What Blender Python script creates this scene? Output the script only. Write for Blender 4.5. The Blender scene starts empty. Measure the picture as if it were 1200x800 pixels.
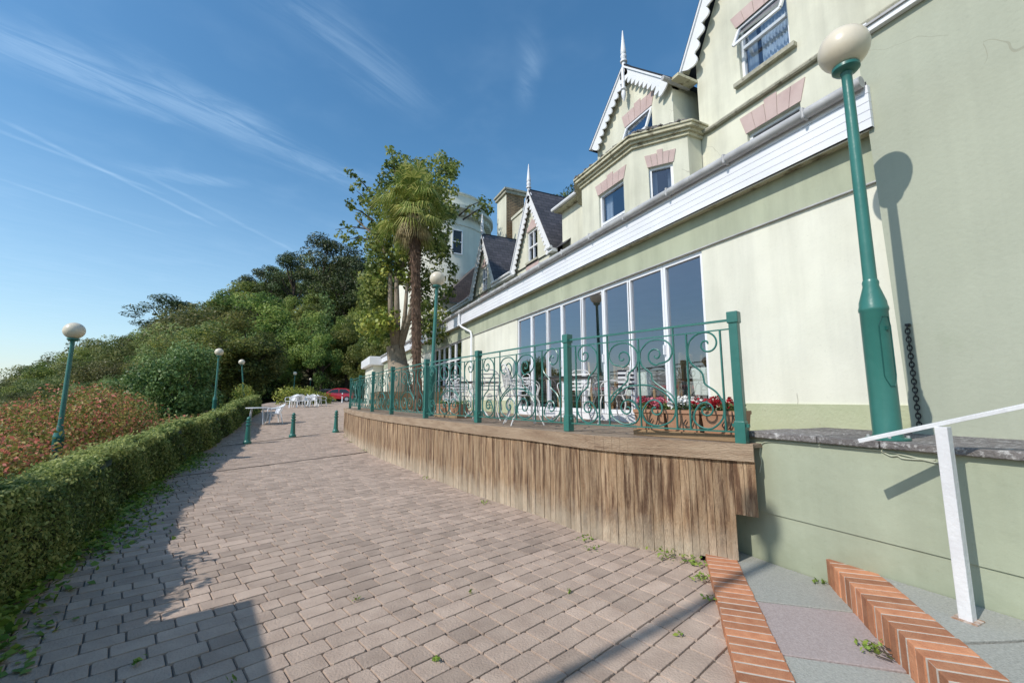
import bpy, bmesh, math, random
import numpy as np
from mathutils import Vector, Matrix
rnd = random.Random(7)
rng = np.random.default_rng(11)
sc = bpy.context.scene
COL = sc.collection
PI = math.pi

# ------------------------------------------------------------------ materials
def nt(name):
    m = bpy.data.materials.new(name); m.use_nodes = True
    t = m.node_tree; t.nodes.clear()
    return m, t, t.nodes, t.links
def N(t, kind, **k):
    n = t.nodes.new(kind)
    for a, b in k.items(): setattr(n, a, b)
    return n
def rgba(c): return (c[0], c[1], c[2], 1)

def mat(name, c1, c2=None, scale=3.0, rough=.6, bump=0.0, bscale=40, metal=0, spec=.5, stretch=(1, 1, 1),
        attr=0.0, c3=None, s3=12, f3=.5, detail=6, coat=0, stain=None, weather=None):
    """two-tone noisy principled material; 'attr' multiplies in the per-face value v; c3 adds small patches"""
    m, t, ns, L = nt(name)
    out = N(t, 'ShaderNodeOutputMaterial'); b = N(t, 'ShaderNodeBsdfPrincipled')
    L.new(b.outputs[0], out.inputs[0])
    tc = N(t, 'ShaderNodeTexCoord'); mp = N(t, 'ShaderNodeMapping'); mp.inputs['Scale'].default_value = stretch
    geo = N(t, 'ShaderNodeNewGeometry')
    L.new(geo.outputs['Position'], mp.inputs[0])
    n1 = N(t, 'ShaderNodeTexNoise'); n1.inputs['Scale'].default_value = scale; n1.inputs['Detail'].default_value = detail
    L.new(mp.outputs[0], n1.inputs['Vector'])
    r = N(t, 'ShaderNodeValToRGB'); r.color_ramp.elements[0].position = .32; r.color_ramp.elements[1].position = .68
    r.color_ramp.elements[0].color = rgba(c1); r.color_ramp.elements[1].color = rgba(c2 or c1)
    L.new(n1.outputs['Fac'], r.inputs[0])
    col = r.outputs[0]
    if c3:
        n3 = N(t, 'ShaderNodeTexNoise'); n3.inputs['Scale'].default_value = s3; n3.inputs['Detail'].default_value = 8
        n3.inputs['Roughness'].default_value = .65
        L.new(mp.outputs[0], n3.inputs['Vector'])
        r3 = N(t, 'ShaderNodeValToRGB'); r3.color_ramp.elements[0].position = f3; r3.color_ramp.elements[1].position = min(1, f3 + .14)
        L.new(n3.outputs['Fac'], r3.inputs[0])
        mx = N(t, 'ShaderNodeMix', data_type='RGBA'); L.new(r3.outputs[0], mx.inputs['Factor'])
        L.new(col, mx.inputs['A']); mx.inputs['B'].default_value = rgba(c3); col = mx.outputs['Result']
    if stain:   # stain = (colour, z_low, z_high): a splash stain fading upward with a ragged edge
        sx = N(t, 'ShaderNodeSeparateXYZ'); L.new(geo.outputs['Position'], sx.inputs[0])
        mr = N(t, 'ShaderNodeMapRange'); mr.inputs['From Min'].default_value = stain[2]; mr.inputs['From Max'].default_value = stain[1]
        nz = N(t, 'ShaderNodeTexNoise'); nz.inputs['Scale'].default_value = 7; nz.inputs['Detail'].default_value = 5
        L.new(geo.outputs['Position'], nz.inputs['Vector'])
        ad = N(t, 'ShaderNodeMath', operation='MULTIPLY_ADD'); L.new(nz.outputs['Fac'], ad.inputs[0]); ad.inputs[1].default_value = .35
        L.new(sx.outputs['Z'], ad.inputs[2]); sb = N(t, 'ShaderNodeMath', operation='SUBTRACT'); L.new(ad.outputs[0], sb.inputs[0]); sb.inputs[1].default_value = .17
        L.new(sb.outputs[0], mr.inputs['Value'])
        ml = N(t, 'ShaderNodeMath', operation='MULTIPLY'); L.new(mr.outputs[0], ml.inputs[0]); ml.inputs[1].default_value = stain[3]
        mx = N(t, 'ShaderNodeMix', data_type='RGBA'); L.new(ml.outputs[0], mx.inputs['Factor'])
        L.new(col, mx.inputs['A']); mx.inputs['B'].default_value = rgba(stain[0]); col = mx.outputs['Result']
    if attr:
        a = N(t, 'ShaderNodeAttribute', attribute_name='v')
        mr = N(t, 'ShaderNodeMapRange'); mr.inputs['To Min'].default_value = 1 - attr; mr.inputs['To Max'].default_value = 1 + attr
        L.new(a.outputs['Fac'], mr.inputs['Value'])
        vm = N(t, 'ShaderNodeVectorMath', operation='SCALE'); L.new(col, vm.inputs[0]); L.new(mr.outputs[0], vm.inputs['Scale'])
        col = vm.outputs[0]
    if weather:
        for sc_, st_, lo, hi, dk, out_ in ((1.0, (2.6, 2.6, .22), .42, .70, weather[0], 1), (.55, (1, 1, 1), .40, .62, weather[0] * .8, 1), (34, (1, 1, 1), .60, .74, weather[0] * .7, 1)):
            mw = N(t, 'ShaderNodeMapping'); mw.inputs['Scale'].default_value = st_; L.new(geo.outputs['Position'], mw.inputs[0])
            nw = N(t, 'ShaderNodeTexNoise'); nw.inputs['Scale'].default_value = sc_; nw.inputs['Detail'].default_value = 9; nw.inputs['Roughness'].default_value = .62; L.new(mw.outputs[0], nw.inputs['Vector'])
            rw = N(t, 'ShaderNodeMapRange'); rw.inputs['From Min'].default_value = lo; rw.inputs['From Max'].default_value = hi; rw.inputs['To Min'].default_value = 1.02; rw.inputs['To Max'].default_value = 1 - dk; L.new(nw.outputs['Fac'], rw.inputs['Value'])
            vw = N(t, 'ShaderNodeVectorMath', operation='SCALE'); L.new(col, vw.inputs[0]); L.new(rw.outputs[0], vw.inputs['Scale']); col = vw.outputs[0]
        nd = N(t, 'ShaderNodeTexNoise'); nd.inputs['Scale'].default_value = .9; nd.inputs['Detail'].default_value = 3; L.new(geo.outputs['Position'], nd.inputs['Vector'])
        va = N(t, 'ShaderNodeVectorMath', operation='MULTIPLY_ADD'); L.new(nd.outputs['Color'], va.inputs[0]); va.inputs[1].default_value = (1.1, 1.1, .5); L.new(geo.outputs['Position'], va.inputs[2])
        vo = N(t, 'ShaderNodeTexVoronoi', feature='DISTANCE_TO_EDGE'); vo.inputs['Scale'].default_value = .42; L.new(va.outputs[0], vo.inputs['Vector'])
        cr = N(t, 'ShaderNodeMath', operation='LESS_THAN'); L.new(vo.outputs['Distance'], cr.inputs[0]); cr.inputs[1].default_value = .0012
        nm = N(t, 'ShaderNodeTexNoise'); nm.inputs['Scale'].default_value = .8; L.new(geo.outputs['Position'], nm.inputs['Vector'])
        gm = N(t, 'ShaderNodeMath', operation='GREATER_THAN'); L.new(nm.outputs['Fac'], gm.inputs[0]); gm.inputs[1].default_value = .56
        cm = N(t, 'ShaderNodeMath', operation='MULTIPLY'); L.new(cr.outputs[0], cm.inputs[0]); L.new(gm.outputs[0], cm.inputs[1])
        cm2 = N(t, 'ShaderNodeMath', operation='MULTIPLY'); L.new(cm.outputs[0], cm2.inputs[0]); cm2.inputs[1].default_value = weather[1]
        mx = N(t, 'ShaderNodeMix', data_type='RGBA'); L.new(cm2.outputs[0], mx.inputs['Factor']); L.new(col, mx.inputs['A']); mx.inputs['B'].default_value = (.22, .2, .14, 1); col = mx.outputs['Result']
    L.new(col, b.inputs['Base Color'])
    b.inputs['Roughness'].default_value = rough; b.inputs['Metallic'].default_value = metal
    b.inputs['Specular IOR Level'].default_value = spec; b.inputs['Coat Weight'].default_value = coat
    if bump:
        nb = N(t, 'ShaderNodeTexNoise'); nb.inputs['Scale'].default_value = bscale; nb.inputs['Detail'].default_value = 8
        L.new(mp.outputs[0], nb.inputs['Vector'])
        bp = N(t, 'ShaderNodeBump'); bp.inputs['Strength'].default_value = bump; bp.inputs['Distance'].default_value = .02
        L.new(nb.outputs['Fac'], bp.inputs['Height']); L.new(bp.outputs[0], b.inputs['Normal'])
    return m

def leafmat(name, dark, mid, light, trans=.25, objvar=.12, special=None):
    m, t, ns, L = nt(name)
    out = N(t, 'ShaderNodeOutputMaterial')
    a = N(t, 'ShaderNodeAttribute', attribute_name='v')
    r = N(t, 'ShaderNodeValToRGB'); e = r.color_ramp.elements
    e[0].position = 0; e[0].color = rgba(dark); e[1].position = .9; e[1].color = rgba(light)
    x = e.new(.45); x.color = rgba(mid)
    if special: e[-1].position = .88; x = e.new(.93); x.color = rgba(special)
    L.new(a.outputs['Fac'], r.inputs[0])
    oi = N(t, 'ShaderNodeObjectInfo'); mr = N(t, 'ShaderNodeMapRange'); mr.inputs['To Min'].default_value = .5 - objvar * .12; mr.inputs['To Max'].default_value = .5 + objvar * .08
    L.new(oi.outputs['Random'], mr.inputs['Value'])
    mv = N(t, 'ShaderNodeMapRange'); mv.inputs['To Min'].default_value = 1 - objvar * 1.2; mv.inputs['To Max'].default_value = 1 + objvar * 1.4
    L.new(oi.outputs['Random'], mv.inputs['Value'])
    h = N(t, 'ShaderNodeHueSaturation'); L.new(r.outputs[0], h.inputs['Color']); L.new(mr.outputs[0], h.inputs['Hue']); L.new(mv.outputs[0], h.inputs['Value'])
    b = N(t, 'ShaderNodeBsdfPrincipled'); b.inputs['Roughness'].default_value = .5; b.inputs['Specular IOR Level'].default_value = .35
    L.new(h.outputs[0], b.inputs['Base Color'])
    tr = N(t, 'ShaderNodeBsdfTranslucent'); L.new(h.outputs[0], tr.inputs['Color'])
    mx = N(t, 'ShaderNodeMixShader'); mx.inputs[0].default_value = trans
    L.new(b.outputs[0], mx.inputs[1]); L.new(tr.outputs[0], mx.inputs[2]); L.new(mx.outputs[0], out.inputs[0])
    return m

def glassmat(name, tint=(.7, .76, .8), ior=.2, refl=(.75, .8, .9, 1)):
    m, t, ns, L = nt(name)
    out = N(t, 'ShaderNodeOutputMaterial')
    lw = N(t, 'ShaderNodeLayerWeight'); lw.inputs['Blend'].default_value = .5
    pw = N(t, 'ShaderNodeMath', operation='POWER'); L.new(lw.outputs['Facing'], pw.inputs[0]); pw.inputs[1].default_value = 2.5
    fr = N(t, 'ShaderNodeMath', operation='MULTIPLY_ADD'); L.new(pw.outputs[0], fr.inputs[0]); fr.inputs[1].default_value = 1.0 - ior; fr.inputs[2].default_value = ior
    tb = N(t, 'ShaderNodeBsdfTransparent'); tb.inputs['Color'].default_value = rgba(tint)
    g = N(t, 'ShaderNodeBsdfGlossy'); g.inputs['Roughness'].default_value = .01; g.inputs['Color'].default_value = refl
    mx = N(t, 'ShaderNodeMixShader'); L.new(fr.outputs[0], mx.inputs[0]); L.new(tb.outputs[0], mx.inputs[1]); L.new(g.outputs[0], mx.inputs[2])
    L.new(mx.outputs[0], out.inputs[0])
    return m

def slatemat(name, c1, c2, w=.28, h=.16):
    m, t, ns, L = nt(name)
    out = N(t, 'ShaderNodeOutputMaterial'); b = N(t, 'ShaderNodeBsdfPrincipled'); L.new(b.outputs[0], out.inputs[0])
    uv = N(t, 'ShaderNodeUVMap')
    br = N(t, 'ShaderNodeTexBrick'); br.inputs['Scale'].default_value = 1; br.inputs['Brick Width'].default_value = w; br.inputs['Row Height'].default_value = h
    br.inputs['Mortar Size'].default_value = .008; br.inputs['Color1'].default_value = rgba(c1); br.inputs['Color2'].default_value = rgba(c2); br.inputs['Mortar'].default_value = (.015, .015, .018, 1)
    br.inputs['Bias'].default_value = 0
    L.new(uv.outputs[0], br.inputs['Vector']); 
    no = N(t, 'ShaderNodeTexNoise'); no.inputs['Scale'].default_value = 2.5; no.inputs['Detail'].default_value = 8
    mx = N(t, 'ShaderNodeMix', data_type='RGBA'); mx.blend_type = 'MULTIPLY'; mx.inputs['Factor'].default_value = .7
    r = N(t, 'ShaderNodeValToRGB'); r.color_ramp.elements[0].color = (.55, .55, .5, 1); r.color_ramp.elements[0].position = .3; r.color_ramp.elements[1].color = (1.25, 1.2, 1.2, 1); r.color_ramp.elements[1].position = .7
    L.new(no.outputs['Fac'], r.inputs[0]); L.new(br.outputs['Color'], mx.inputs['A']); L.new(r.outputs[0], mx.inputs['B'])
    L.new(mx.outputs['Result'], b.inputs['Base Color']); b.inputs['Roughness'].default_value = .55
    bp = N(t, 'ShaderNodeBump'); bp.inputs['Strength'].default_value = .6; bp.inputs['Distance'].default_value = .02; bp.invert = True
    L.new(br.outputs['Fac'], bp.inputs['Height']); L.new(bp.outputs[0], b.inputs['Normal'])
    return m

M = {}
M['cream'] = mat('cream_render', (.70, .69, .57), (.75, .74, .625), 1.2, .85, .10, 30, c3=(.56, .52, .38), s3=2.2, f3=.70, weather=(.13, .5))
M['cream_up'] = mat('cream_render_upper', (.68, .67, .53), (.735, .725, .59), 1.0, .85, .1, 30, c3=(.50, .49, .34), s3=3.0, f3=.70, weather=(.19, .35))
M['green'] = mat('sage_render', (.385, .405, .31), (.425, .445, .345), .9, .8, .14, 26, c3=(.36, .385, .285), s3=1.6, f3=.6, weather=(.09, .35))
M['green_low'] = mat('sage_render_low_wall', (.36, .395, .285), (.41, .445, .325), 1.2, .75, .28, 11, c3=(.33, .37, .26), s3=2.4, f3=.6, stain=((.2, .22, .13), 0, .40, .45), weather=(.12, .5))
M['frieze'] = mat('sage_frieze', (.38, .41, .29), (.44, .47, .34), 2, .8, .2, 30, stretch=(1, 1, .3), c3=(.31, .34, .24), s3=5, f3=.6, weather=(.16, 0))
M['band'] = mat('sage_band', (.42, .45, .28), (.48, .50, .33), 3, .85, .3, 30, c3=(.27, .24, .15), s3=6, f3=.66)
M['white'] = mat('white_paint', (.74, .75, .76), (.82, .82, .82), 2, .45, .08, 40, c3=(.6, .6, .58), s3=6, f3=.68)
M['rail'] = mat('chipped_white_paint', (.70, .70, .70), (.78, .78, .77), 6, .5, .2, 40, c3=(.34, .22, .14), s3=15, f3=.70, weather=(.12, 0))
M['tower'] = mat('tower_render', (.76, .74, .62), (.8, .79, .67), 1.0, .85, .1, 30, weather=(.1, 0))
M['hut'] = mat('green_hut_boards', (.10, .14, .09), (.14, .18, .11), 3, .8)
M['upvc'] = mat('white_plastic_frame', (.78, .79, .8), (.84, .84, .85), 2, .3)
M['fascia'] = mat('white_cladding', (.74, .75, .78), (.82, .83, .85), 1.5, .4, c3=(.6, .62, .63), s3=9, f3=.7)
M['gutter'] = mat('grey_gutter', (.36, .36, .36), (.52, .52, .51), 5, .5, c3=(.2, .2, .19), s3=14, f3=.6)
M['pink'] = mat('pink_lintel', (.50, .37, .34), (.58, .45, .41), 3, .8, .2, 40, c3=(.42, .33, .3), s3=8, f3=.62)
M['stone'] = mat('weathered_stone', (.34, .33, .26), (.46, .44, .34), 6, .9, .6, 30, c3=(.16, .15, .11), s3=9, f3=.55)
M['cornice'] = mat('stained_cornice', (.52, .49, .34), (.60, .57, .42), 4, .9, .4, 30, c3=(.20, .17, .11), s3=6, f3=.52)
M['coping'] = mat('lichen_coping', (.13, .12, .115), (.2, .185, .175), 9, .95, 1.0, 40, c3=(.48, .47, .45), s3=26, f3=.53, detail=10, attr=.15)
M['slate'] = slatemat('blue_slate', (.07, .068, .075), (.115, .11, .12))
M['slate_brown'] = slatemat('brown_slate', (.085, .065, .06), (.12, .095, .085))
M['brick'] = mat('orange_brick', (.44, .175, .085), (.54, .25, .13), 14, .92, .45, 120, attr=.30, c3=(.30, .15, .09), s3=45, f3=.60)
M['mortar'] = mat('pale_mortar', (.52, .46, .38), (.6, .54, .46), 8, .95, .4, 50)
M['chim'] = slatemat('chimney_brick', (.34, .22, .11), (.44, .3, .16), .23, .08)
M['teal'] = mat('teal_gloss_paint', (.032, .15, .122), (.046, .19, .155), 3, .33, .12, 18, spec=.5, c3=(.03, .15, .12), s3=20, f3=.62, weather=(.10, 0))
M['teal_far'] = M['teal']
M['globe'] = mat('cream_globe', (.70, .62, .47), (.76, .68, .53), 3, .28, spec=.5, c3=(.6, .53, .4), s3=6, f3=.68, weather=(.10, 0))
M['dark'] = mat('dark_metal', (.02, .02, .02), (.04, .04, .04), 8, .6)
M['paver'] = mat('tumbled_paver', (.39, .295, .23), (.475, .368, .288), 6, .92, .45, 70, attr=.22, c3=(.34, .275, .225), s3=26, f3=.6, detail=10, weather=(.09, 0))
M['joint'] = mat('paver_joint_sand', (.15, .122, .095), (.22, .18, .145), 9, .98, .5, 60)
M['asphalt'] = mat('far_drive', (.385, .305, .245), (.46, .37, .30), 2, .95, .4, 30)
M['soil'] = mat('garden_soil', (.05, .055, .025), (.08, .08, .035), 1, .98, .6, 8)
M['slab_g'] = mat('grey_slab', (.33, .335, .295), (.42, .42, .375), 60, .9, .4, 90, c3=(.22, .225, .2), s3=110, f3=.56, attr=.08)
M['slab_p'] = mat('pink_slab', (.35, .29, .27), (.43, .365, .345), 60, .9, .4, 90, c3=(.24, .2, .19), s3=110, f3=.56, attr=.08)
M['skirt'] = mat('weathered_skirt', (.33, .20, .105), (.56, .40, .245), 2.4, .85, .9, 22, stretch=(12, 12, 1.1), attr=.20, c3=(.15, .08, .042), s3=1.5, f3=.47, stain=((.62, .52, .38), .05, .36, .8), detail=9)
M['deck'] = mat('grey_timber', (.22, .16, .11), (.33, .25, .18), 2, .9, .7, 20, stretch=(.6, 3, 3), attr=.25, c3=(.13, .1, .07), s3=5, f3=.6)
M['fboard'] = mat('weathered_board', (.30, .205, .13), (.43, .32, .215), 1.6, .88, .8, 16, stretch=(1.2, 1.2, 9), attr=.12, c3=(.17, .11, .07), s3=2.2, f3=.58)
M['plank'] = mat('planter_timber', (.25, .16, .085), (.34, .23, .125), 3, .85, .4, 20, attr=.15)
M['terra'] = mat('terracotta', (.42, .17, .09), (.50, .23, .13), 4, .8, .3, 30)
M['trough'] = mat('brown_trough', (.36, .19, .11), (.44, .25, .15), 4, .7, .2, 30)
M['metalwhite'] = mat('white_chair_paint', (.56, .55, .53), (.68, .67, .65), 9, .5)
M['plastic'] = mat('white_plastic', (.8, .81, .83), (.84, .85, .86), 4, .35)
M['table'] = mat('dark_tabletop', (.03, .035, .035), (.05, .05, .05), 4, .4)
M['bark'] = mat('pale_bark', (.22, .17, .12), (.42, .35, .26), 5, .95, 1.0, 12, stretch=(2.4, 2.4, .5), c3=(.12, .09, .06), s3=5, f3=.50)
M['bark_d'] = mat('dark_bark', (.055, .04, .03), (.1, .075, .055), 4, .95, 1.0, 12, stretch=(2, 2, .5))
M['palmtrunk'] = mat('fibrous_palm_trunk', (.07, .042, .026), (.16, .1, .065), 9, .98, 1.0, 30, stretch=(1, 1, .6), attr=.4)
M['red'] = mat('red_car_paint', (.42, .008, .015), (.46, .01, .018), 2, .22, coat=.8)
M['darkcar'] = mat('dark_car_paint', (.012, .018, .03), (.015, .02, .035), 2, .25, coat=.8)
M['tyre'] = mat('tyre_rubber', (.015, .015, .015), (.025, .025, .025), 9, .8)
M['rim'] = mat('wheel_rim', (.4, .4, .42), (.5, .5, .52), 9, .35, metal=.6)
M['carglass'] = mat('car_window', (.02, .025, .03), (.03, .035, .04), 2, .08)
M['redband'] = mat('red_band', (.5, .03, .03), (.55, .04, .04), 5, .5)
M['cloth'] = mat('pale_tablecloth', (.68, .76, .66), (.76, .82, .74), 3, .8)
M['wood_in'] = mat('honey_wood', (.42, .25, .1), (.5, .32, .14), 4, .5)
M['redseat'] = mat('maroon_seat', (.2, .02, .02), (.26, .03, .03), 4, .8)
M['carpet'] = mat('dining_carpet', (.12, .05, .04), (.16, .07, .05), 4, .95)
M['room'] = mat('dining_wall', (.55, .5, .4), (.6, .55, .45), 2, .9)
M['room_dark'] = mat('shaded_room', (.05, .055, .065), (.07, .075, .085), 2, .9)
M['curtain'] = mat('net_curtain', (.62, .66, .72), (.72, .76, .8), 3, .9, stretch=(1, 5, 1))
M['glass'] = glassmat('door_glass', (.93, .94, .95), .24, (.76, .80, .90, 1))
M['glass_up'] = glassmat('window_glass', (.76, .82, .86), .14)
M['cable'] = mat('grey_cable', (.45, .48, .36), (.5, .52, .4), 4, .6)
M['chain'] = mat('iron_chain', (.02, .022, .02), (.04, .04, .04), 20, .55, metal=.4)
M['sea'] = mat('sea_water', (.02, .06, .09), (.03, .08, .11), .02, .15, .3, .5)
M['hill'] = mat('hill_ground', (.028, .036, .014), (.045, .05, .022), .2, .98)
M['hedgecore'] = mat('hedge_inside', (.02, .03, .01), (.03, .04, .014), 5, .98)
# leaves
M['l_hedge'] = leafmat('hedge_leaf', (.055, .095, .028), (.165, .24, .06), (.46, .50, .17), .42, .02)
M['l_ground'] = leafmat('ivy_leaf', (.05, .11, .015), (.14, .25, .035), (.32, .42, .08), .3, .02)
M['l_wood'] = leafmat('woodland_leaf', (.06, .10, .028), (.19, .26, .062), (.42, .44, .13), .48, .30)
M['l_scrub'] = leafmat('scrub_leaf', (.07, .105, .035), (.18, .225, .07), (.38, .38, .15), .42, .3)
M['l_fresh'] = leafmat('fresh_leaf', (.05, .10, .028), (.145, .225, .062), (.28, .36, .13), .3, .08)
M['l_pine'] = leafmat('pine_needle', (.032, .052, .02), (.08, .115, .04), (.17, .20, .07), .1, .15)
M['l_ivytree'] = leafmat('ivy_crown_leaf', (.06, .10, .025), (.20, .27, .065), (.46, .48, .14), .42, .05)
M['l_yellow'] = leafmat('yellow_green_leaf', (.12, .17, .03), (.26, .32, .055), (.48, .46, .10), .3, .05)
M['l_red'] = leafmat('flowering_leaf', (.09, .12, .022), (.26, .27, .055), (.54, .42, .14), .40, .04, special=(.72, .25, .16))
M['l_dead'] = leafmat('dry_frond', (.16, .12, .06), (.34, .27, .13), (.52, .43, .22), .2, .02)
M['l_palm'] = leafmat('palm_frond', (.08, .13, .025), (.24, .31, .06), (.56, .53, .17), .35, .02)
M['fl_red'] = leafmat('red_petal', (.22, .006, .012), (.34, .010, .02), (.45, .02, .035), .2, .02)
M['fl_pink'] = leafmat('pink_petal', (.40, .03, .06), (.52, .08, .12), (.6, .2, .24), .2, .02)
M['fl_white'] = leafmat('white_petal', (.7, .7, .66), (.8, .8, .76), (.85, .85, .82), .2, .02)

# ------------------------------------------------------------------ mesh tools
class MB:
    def __init__(s, o=(0, 0, 0)): s.v = []; s.f = []; s.a = []; s.uv = []; s.o = Vector(o)
    def add(s, vs, fs, a=.5, uvs=None):
        b = len(s.v); s.v += [tuple(Vector(p)) for p in vs]
        for i, f in enumerate(fs):
            s.f.append([b + k for k in f]); s.a.append(a)
            s.uv.append(uvs[i] if uvs else None)
    def box(s, x0, x1, y0, y1, z0, z1, a=.5):
        vs = [(x, y, z) for z in (z0, z1) for y in (y0, y1) for x in (x0, x1)]
        s.add(vs, [(0, 2, 3, 1), (4, 5, 7, 6), (0, 1, 5, 4), (2, 6, 7, 3), (0, 4, 6, 2), (1, 3, 7, 5)], a)
    def obox(s, c, size, rz=0, rx=0, ry=0, a=.5):
        R = Matrix.Rotation(rz, 3, 'Z') @ Matrix.Rotation(ry, 3, 'Y') @ Matrix.Rotation(rx, 3, 'X'); c = Vector(c)
        vs = [c + R @ Vector((x * size[0] / 2, y * size[1] / 2, z * size[2] / 2)) for z in (-1, 1) for y in (-1, 1) for x in (-1, 1)]
        s.add(vs, [(0, 2, 3, 1), (4, 5, 7, 6), (0, 1, 5, 4), (2, 6, 7, 3), (0, 4, 6, 2), (1, 3, 7, 5)], a)
    def bar(s, p, q, w, h=None, up=(0, 0, 1), a=.5):
        p = Vector(p); q = Vector(q); d = (q - p).normalized(); up = Vector(up)
        if abs(d.dot(up)) > .98: up = Vector((1, 0, 0))
        x = d.cross(up).normalized(); y = x.cross(d); h = h or w
        vs = [e + x * i * w / 2 + y * j * h / 2 for e in (p, q) for i, j in ((-1, -1), (1, -1), (1, 1), (-1, 1))]
        s.add(vs, [(0, 1, 2, 3), (7, 6, 5, 4), (0, 4, 5, 1), (1, 5, 6, 2), (2, 6, 7, 3), (3, 7, 4, 0)], a)
    def tube(s, pts, r, n=8, a=.5, cap=True):
        pts = [Vector(p) for p in pts]; m = len(pts); rs = r if isinstance(r, (list, tuple)) else [r] * m
        d0 = (pts[1] - pts[0]).normalized(); ref = Vector((0, 0, 1)) if abs(d0.z) < .9 else Vector((1, 0, 0))
        x = d0.cross(ref).normalized(); vs = []
        for i, p in enumerate(pts):
            d = (pts[min(i + 1, m - 1)] - pts[max(i - 1, 0)]).normalized()
            x = (x - d * x.dot(d)).normalized(); y = d.cross(x)
            vs += [p + (x * math.cos(2 * PI * k / n) + y * math.sin(2 * PI * k / n)) * rs[i] for k in range(n)]
        fs = [(i * n + k, i * n + (k + 1) % n, (i + 1) * n + (k + 1) % n, (i + 1) * n + k) for i in range(m - 1) for k in range(n)]
        if cap: fs += [tuple(range(n - 1, -1, -1)), tuple((m - 1) * n + k for k in range(n))]
        s.add(vs, fs, a)
    def lathe(s, prof, n=24, c=(0, 0, 0), axis=None, a=.5):
        c = Vector(c); vs = []; m = len(prof)
        R = axis or Matrix.Identity(3)
        for r, z in prof: vs += [c + R @ Vector((r * math.cos(2 * PI * k / n), r * math.sin(2 * PI * k / n), z)) for k in range(n)]
        fs = [(i * n + k, i * n + (k + 1) % n, (i + 1) * n + (k + 1) % n, (i + 1) * n + k) for i in range(m - 1) for k in range(n)]
        fs += [tuple(range(n - 1, -1, -1)), tuple((m - 1) * n + k for k in range(n))]
        s.add(vs, fs, a)
    def prism(s, poly, ex, a=.5):
        """planar polygon (3-D points) extruded by vector ex"""
        n = len(poly); P = [Vector(p) for p in poly]; ex = Vector(ex)
        vs = P + [p + ex for p in P]
        s.add(vs, [tuple(range(n)), tuple(range(2 * n - 1, n - 1, -1))] + [(i, i + n, (i + 1) % n + n, (i + 1) % n) for i in range(n)], a)
    def build(s, name, m, parent=None, smooth=False, bevel=0):
        me = bpy.data.meshes.new(name)
        me.from_pydata([tuple(Vector(p) - s.o) for p in s.v], [], s.f)
        if s.a:
            at = me.attributes.new('v', 'FLOAT', 'FACE'); at.data.foreach_set('value', s.a)
        if any(u for u in s.uv):
            ul = me.uv_layers.new(name='UVMap'); k = 0
            for p, u in zip(me.polygons, s.uv):
                for j, li in enumerate(p.loop_indices): ul.data[li].uv = u[j] if u else (0, 0)
        bm = bmesh.new(); bm.from_mesh(me); bmesh.ops.recalc_face_normals(bm, faces=bm.faces); bm.to_mesh(me); bm.free()
        if smooth:
            me.polygons.foreach_set('use_smooth', [True] * len(me.polygons))
            try: me.set_sharp_from_angle(angle=math.radians(40))
            except Exception: pass
        me.materials.append(m)
        o = bpy.data.objects.new(name, me); COL.objects.link(o)
        if parent: o.parent = parent
        else: o.location = s.o
        if bevel:
            b = o.modifiers.new('bevel', 'BEVEL'); b.width = bevel; b.segments = 2; b.limit_method = 'ANGLE'
        return o

def thing(name, label, cat, loc=(0, 0, 0), rz=0, group=None):
    o = bpy.data.objects.new(name, None); COL.objects.link(o); o.empty_display_size = .2
    o.location = loc; o.rotation_euler = (0, 0, rz); o['label'] = label; o['category'] = cat
    if group: o['group'] = group
    return o
def tag(o, label=None, cat=None, group=None, kind=None):
    for k, v in (('label', label), ('category', cat), ('group', group), ('kind', kind)):
        if v: o[k] = v
    return o
def dup(root, loc, rz=0, label=None, group=None, scale=None):
    r = root.copy(); COL.objects.link(r); r.location = loc; r.rotation_euler = (0, 0, rz)
    if label: r['label'] = label
    if group: r['group'] = group
    if scale: r.scale = scale if hasattr(scale, '__len__') else (scale,) * 3
    for ch in list(root.children):
        c = ch.copy(); COL.objects.link(c); c.parent = r
        for g in list(ch.children):
            d = g.copy(); COL.objects.link(d); d.parent = c
    return r

def leaves(name, P, Nn, size, m, parent=None, v=None, aspect=.55, o=(0, 0, 0), jitter=.7, sizevar=.55, droop=0.0):
    """one mesh of folded leaf faces at points P facing roughly Nn"""
    n = len(P); P = np.asarray(P, float) - np.array(o); Nn = np.asarray(Nn, float)
    nn = Nn + rng.normal(size=(n, 3)) * jitter; nn /= np.linalg.norm(nn, axis=1)[:, None] + 1e-9
    t = rng.normal(size=(n, 3)); t[:, 2] -= droop; t -= nn * (t * nn).sum(1)[:, None]; t /= np.linalg.norm(t, axis=1)[:, None] + 1e-9
    b = np.cross(nn, t)
    s = (np.asarray(size) * (1 + sizevar * rng.uniform(-1, 1, n)))[:, None]
    V = np.stack([P - t * s * .5, P + b * s * aspect * .5 + nn * s * .1, P + t * s * .5, P - b * s * aspect * .5 + nn * s * .1], 1).reshape(-1, 3)
    me = bpy.data.meshes.new(name)
    me.vertices.add(4 * n); me.vertices.foreach_set('co', V.ravel().astype(np.float32))
    me.loops.add(4 * n); me.loops.foreach_set('vertex_index', np.arange(4 * n, dtype=np.int32))
    me.polygons.add(n); me.polygons.foreach_set('loop_start', np.arange(0, 4 * n, 4, dtype=np.int32))
    try: me.polygons.foreach_set('loop_total', np.full(n, 4, dtype=np.int32))
    except Exception: pass
    at = me.attributes.new('v', 'FLOAT', 'FACE')
    vv = rng.uniform(0, 1, n) if v is None else np.clip(v, 0, 1)
    at.data.foreach_set('value', vv.astype(np.float32))
    me.update(calc_edges=True); me.validate()
    me.materials.append(m)
    ob = bpy.data.objects.new(name, me); COL.objects.link(ob)
    if parent: ob.parent = parent
    else: ob.location = o
    return ob

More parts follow.
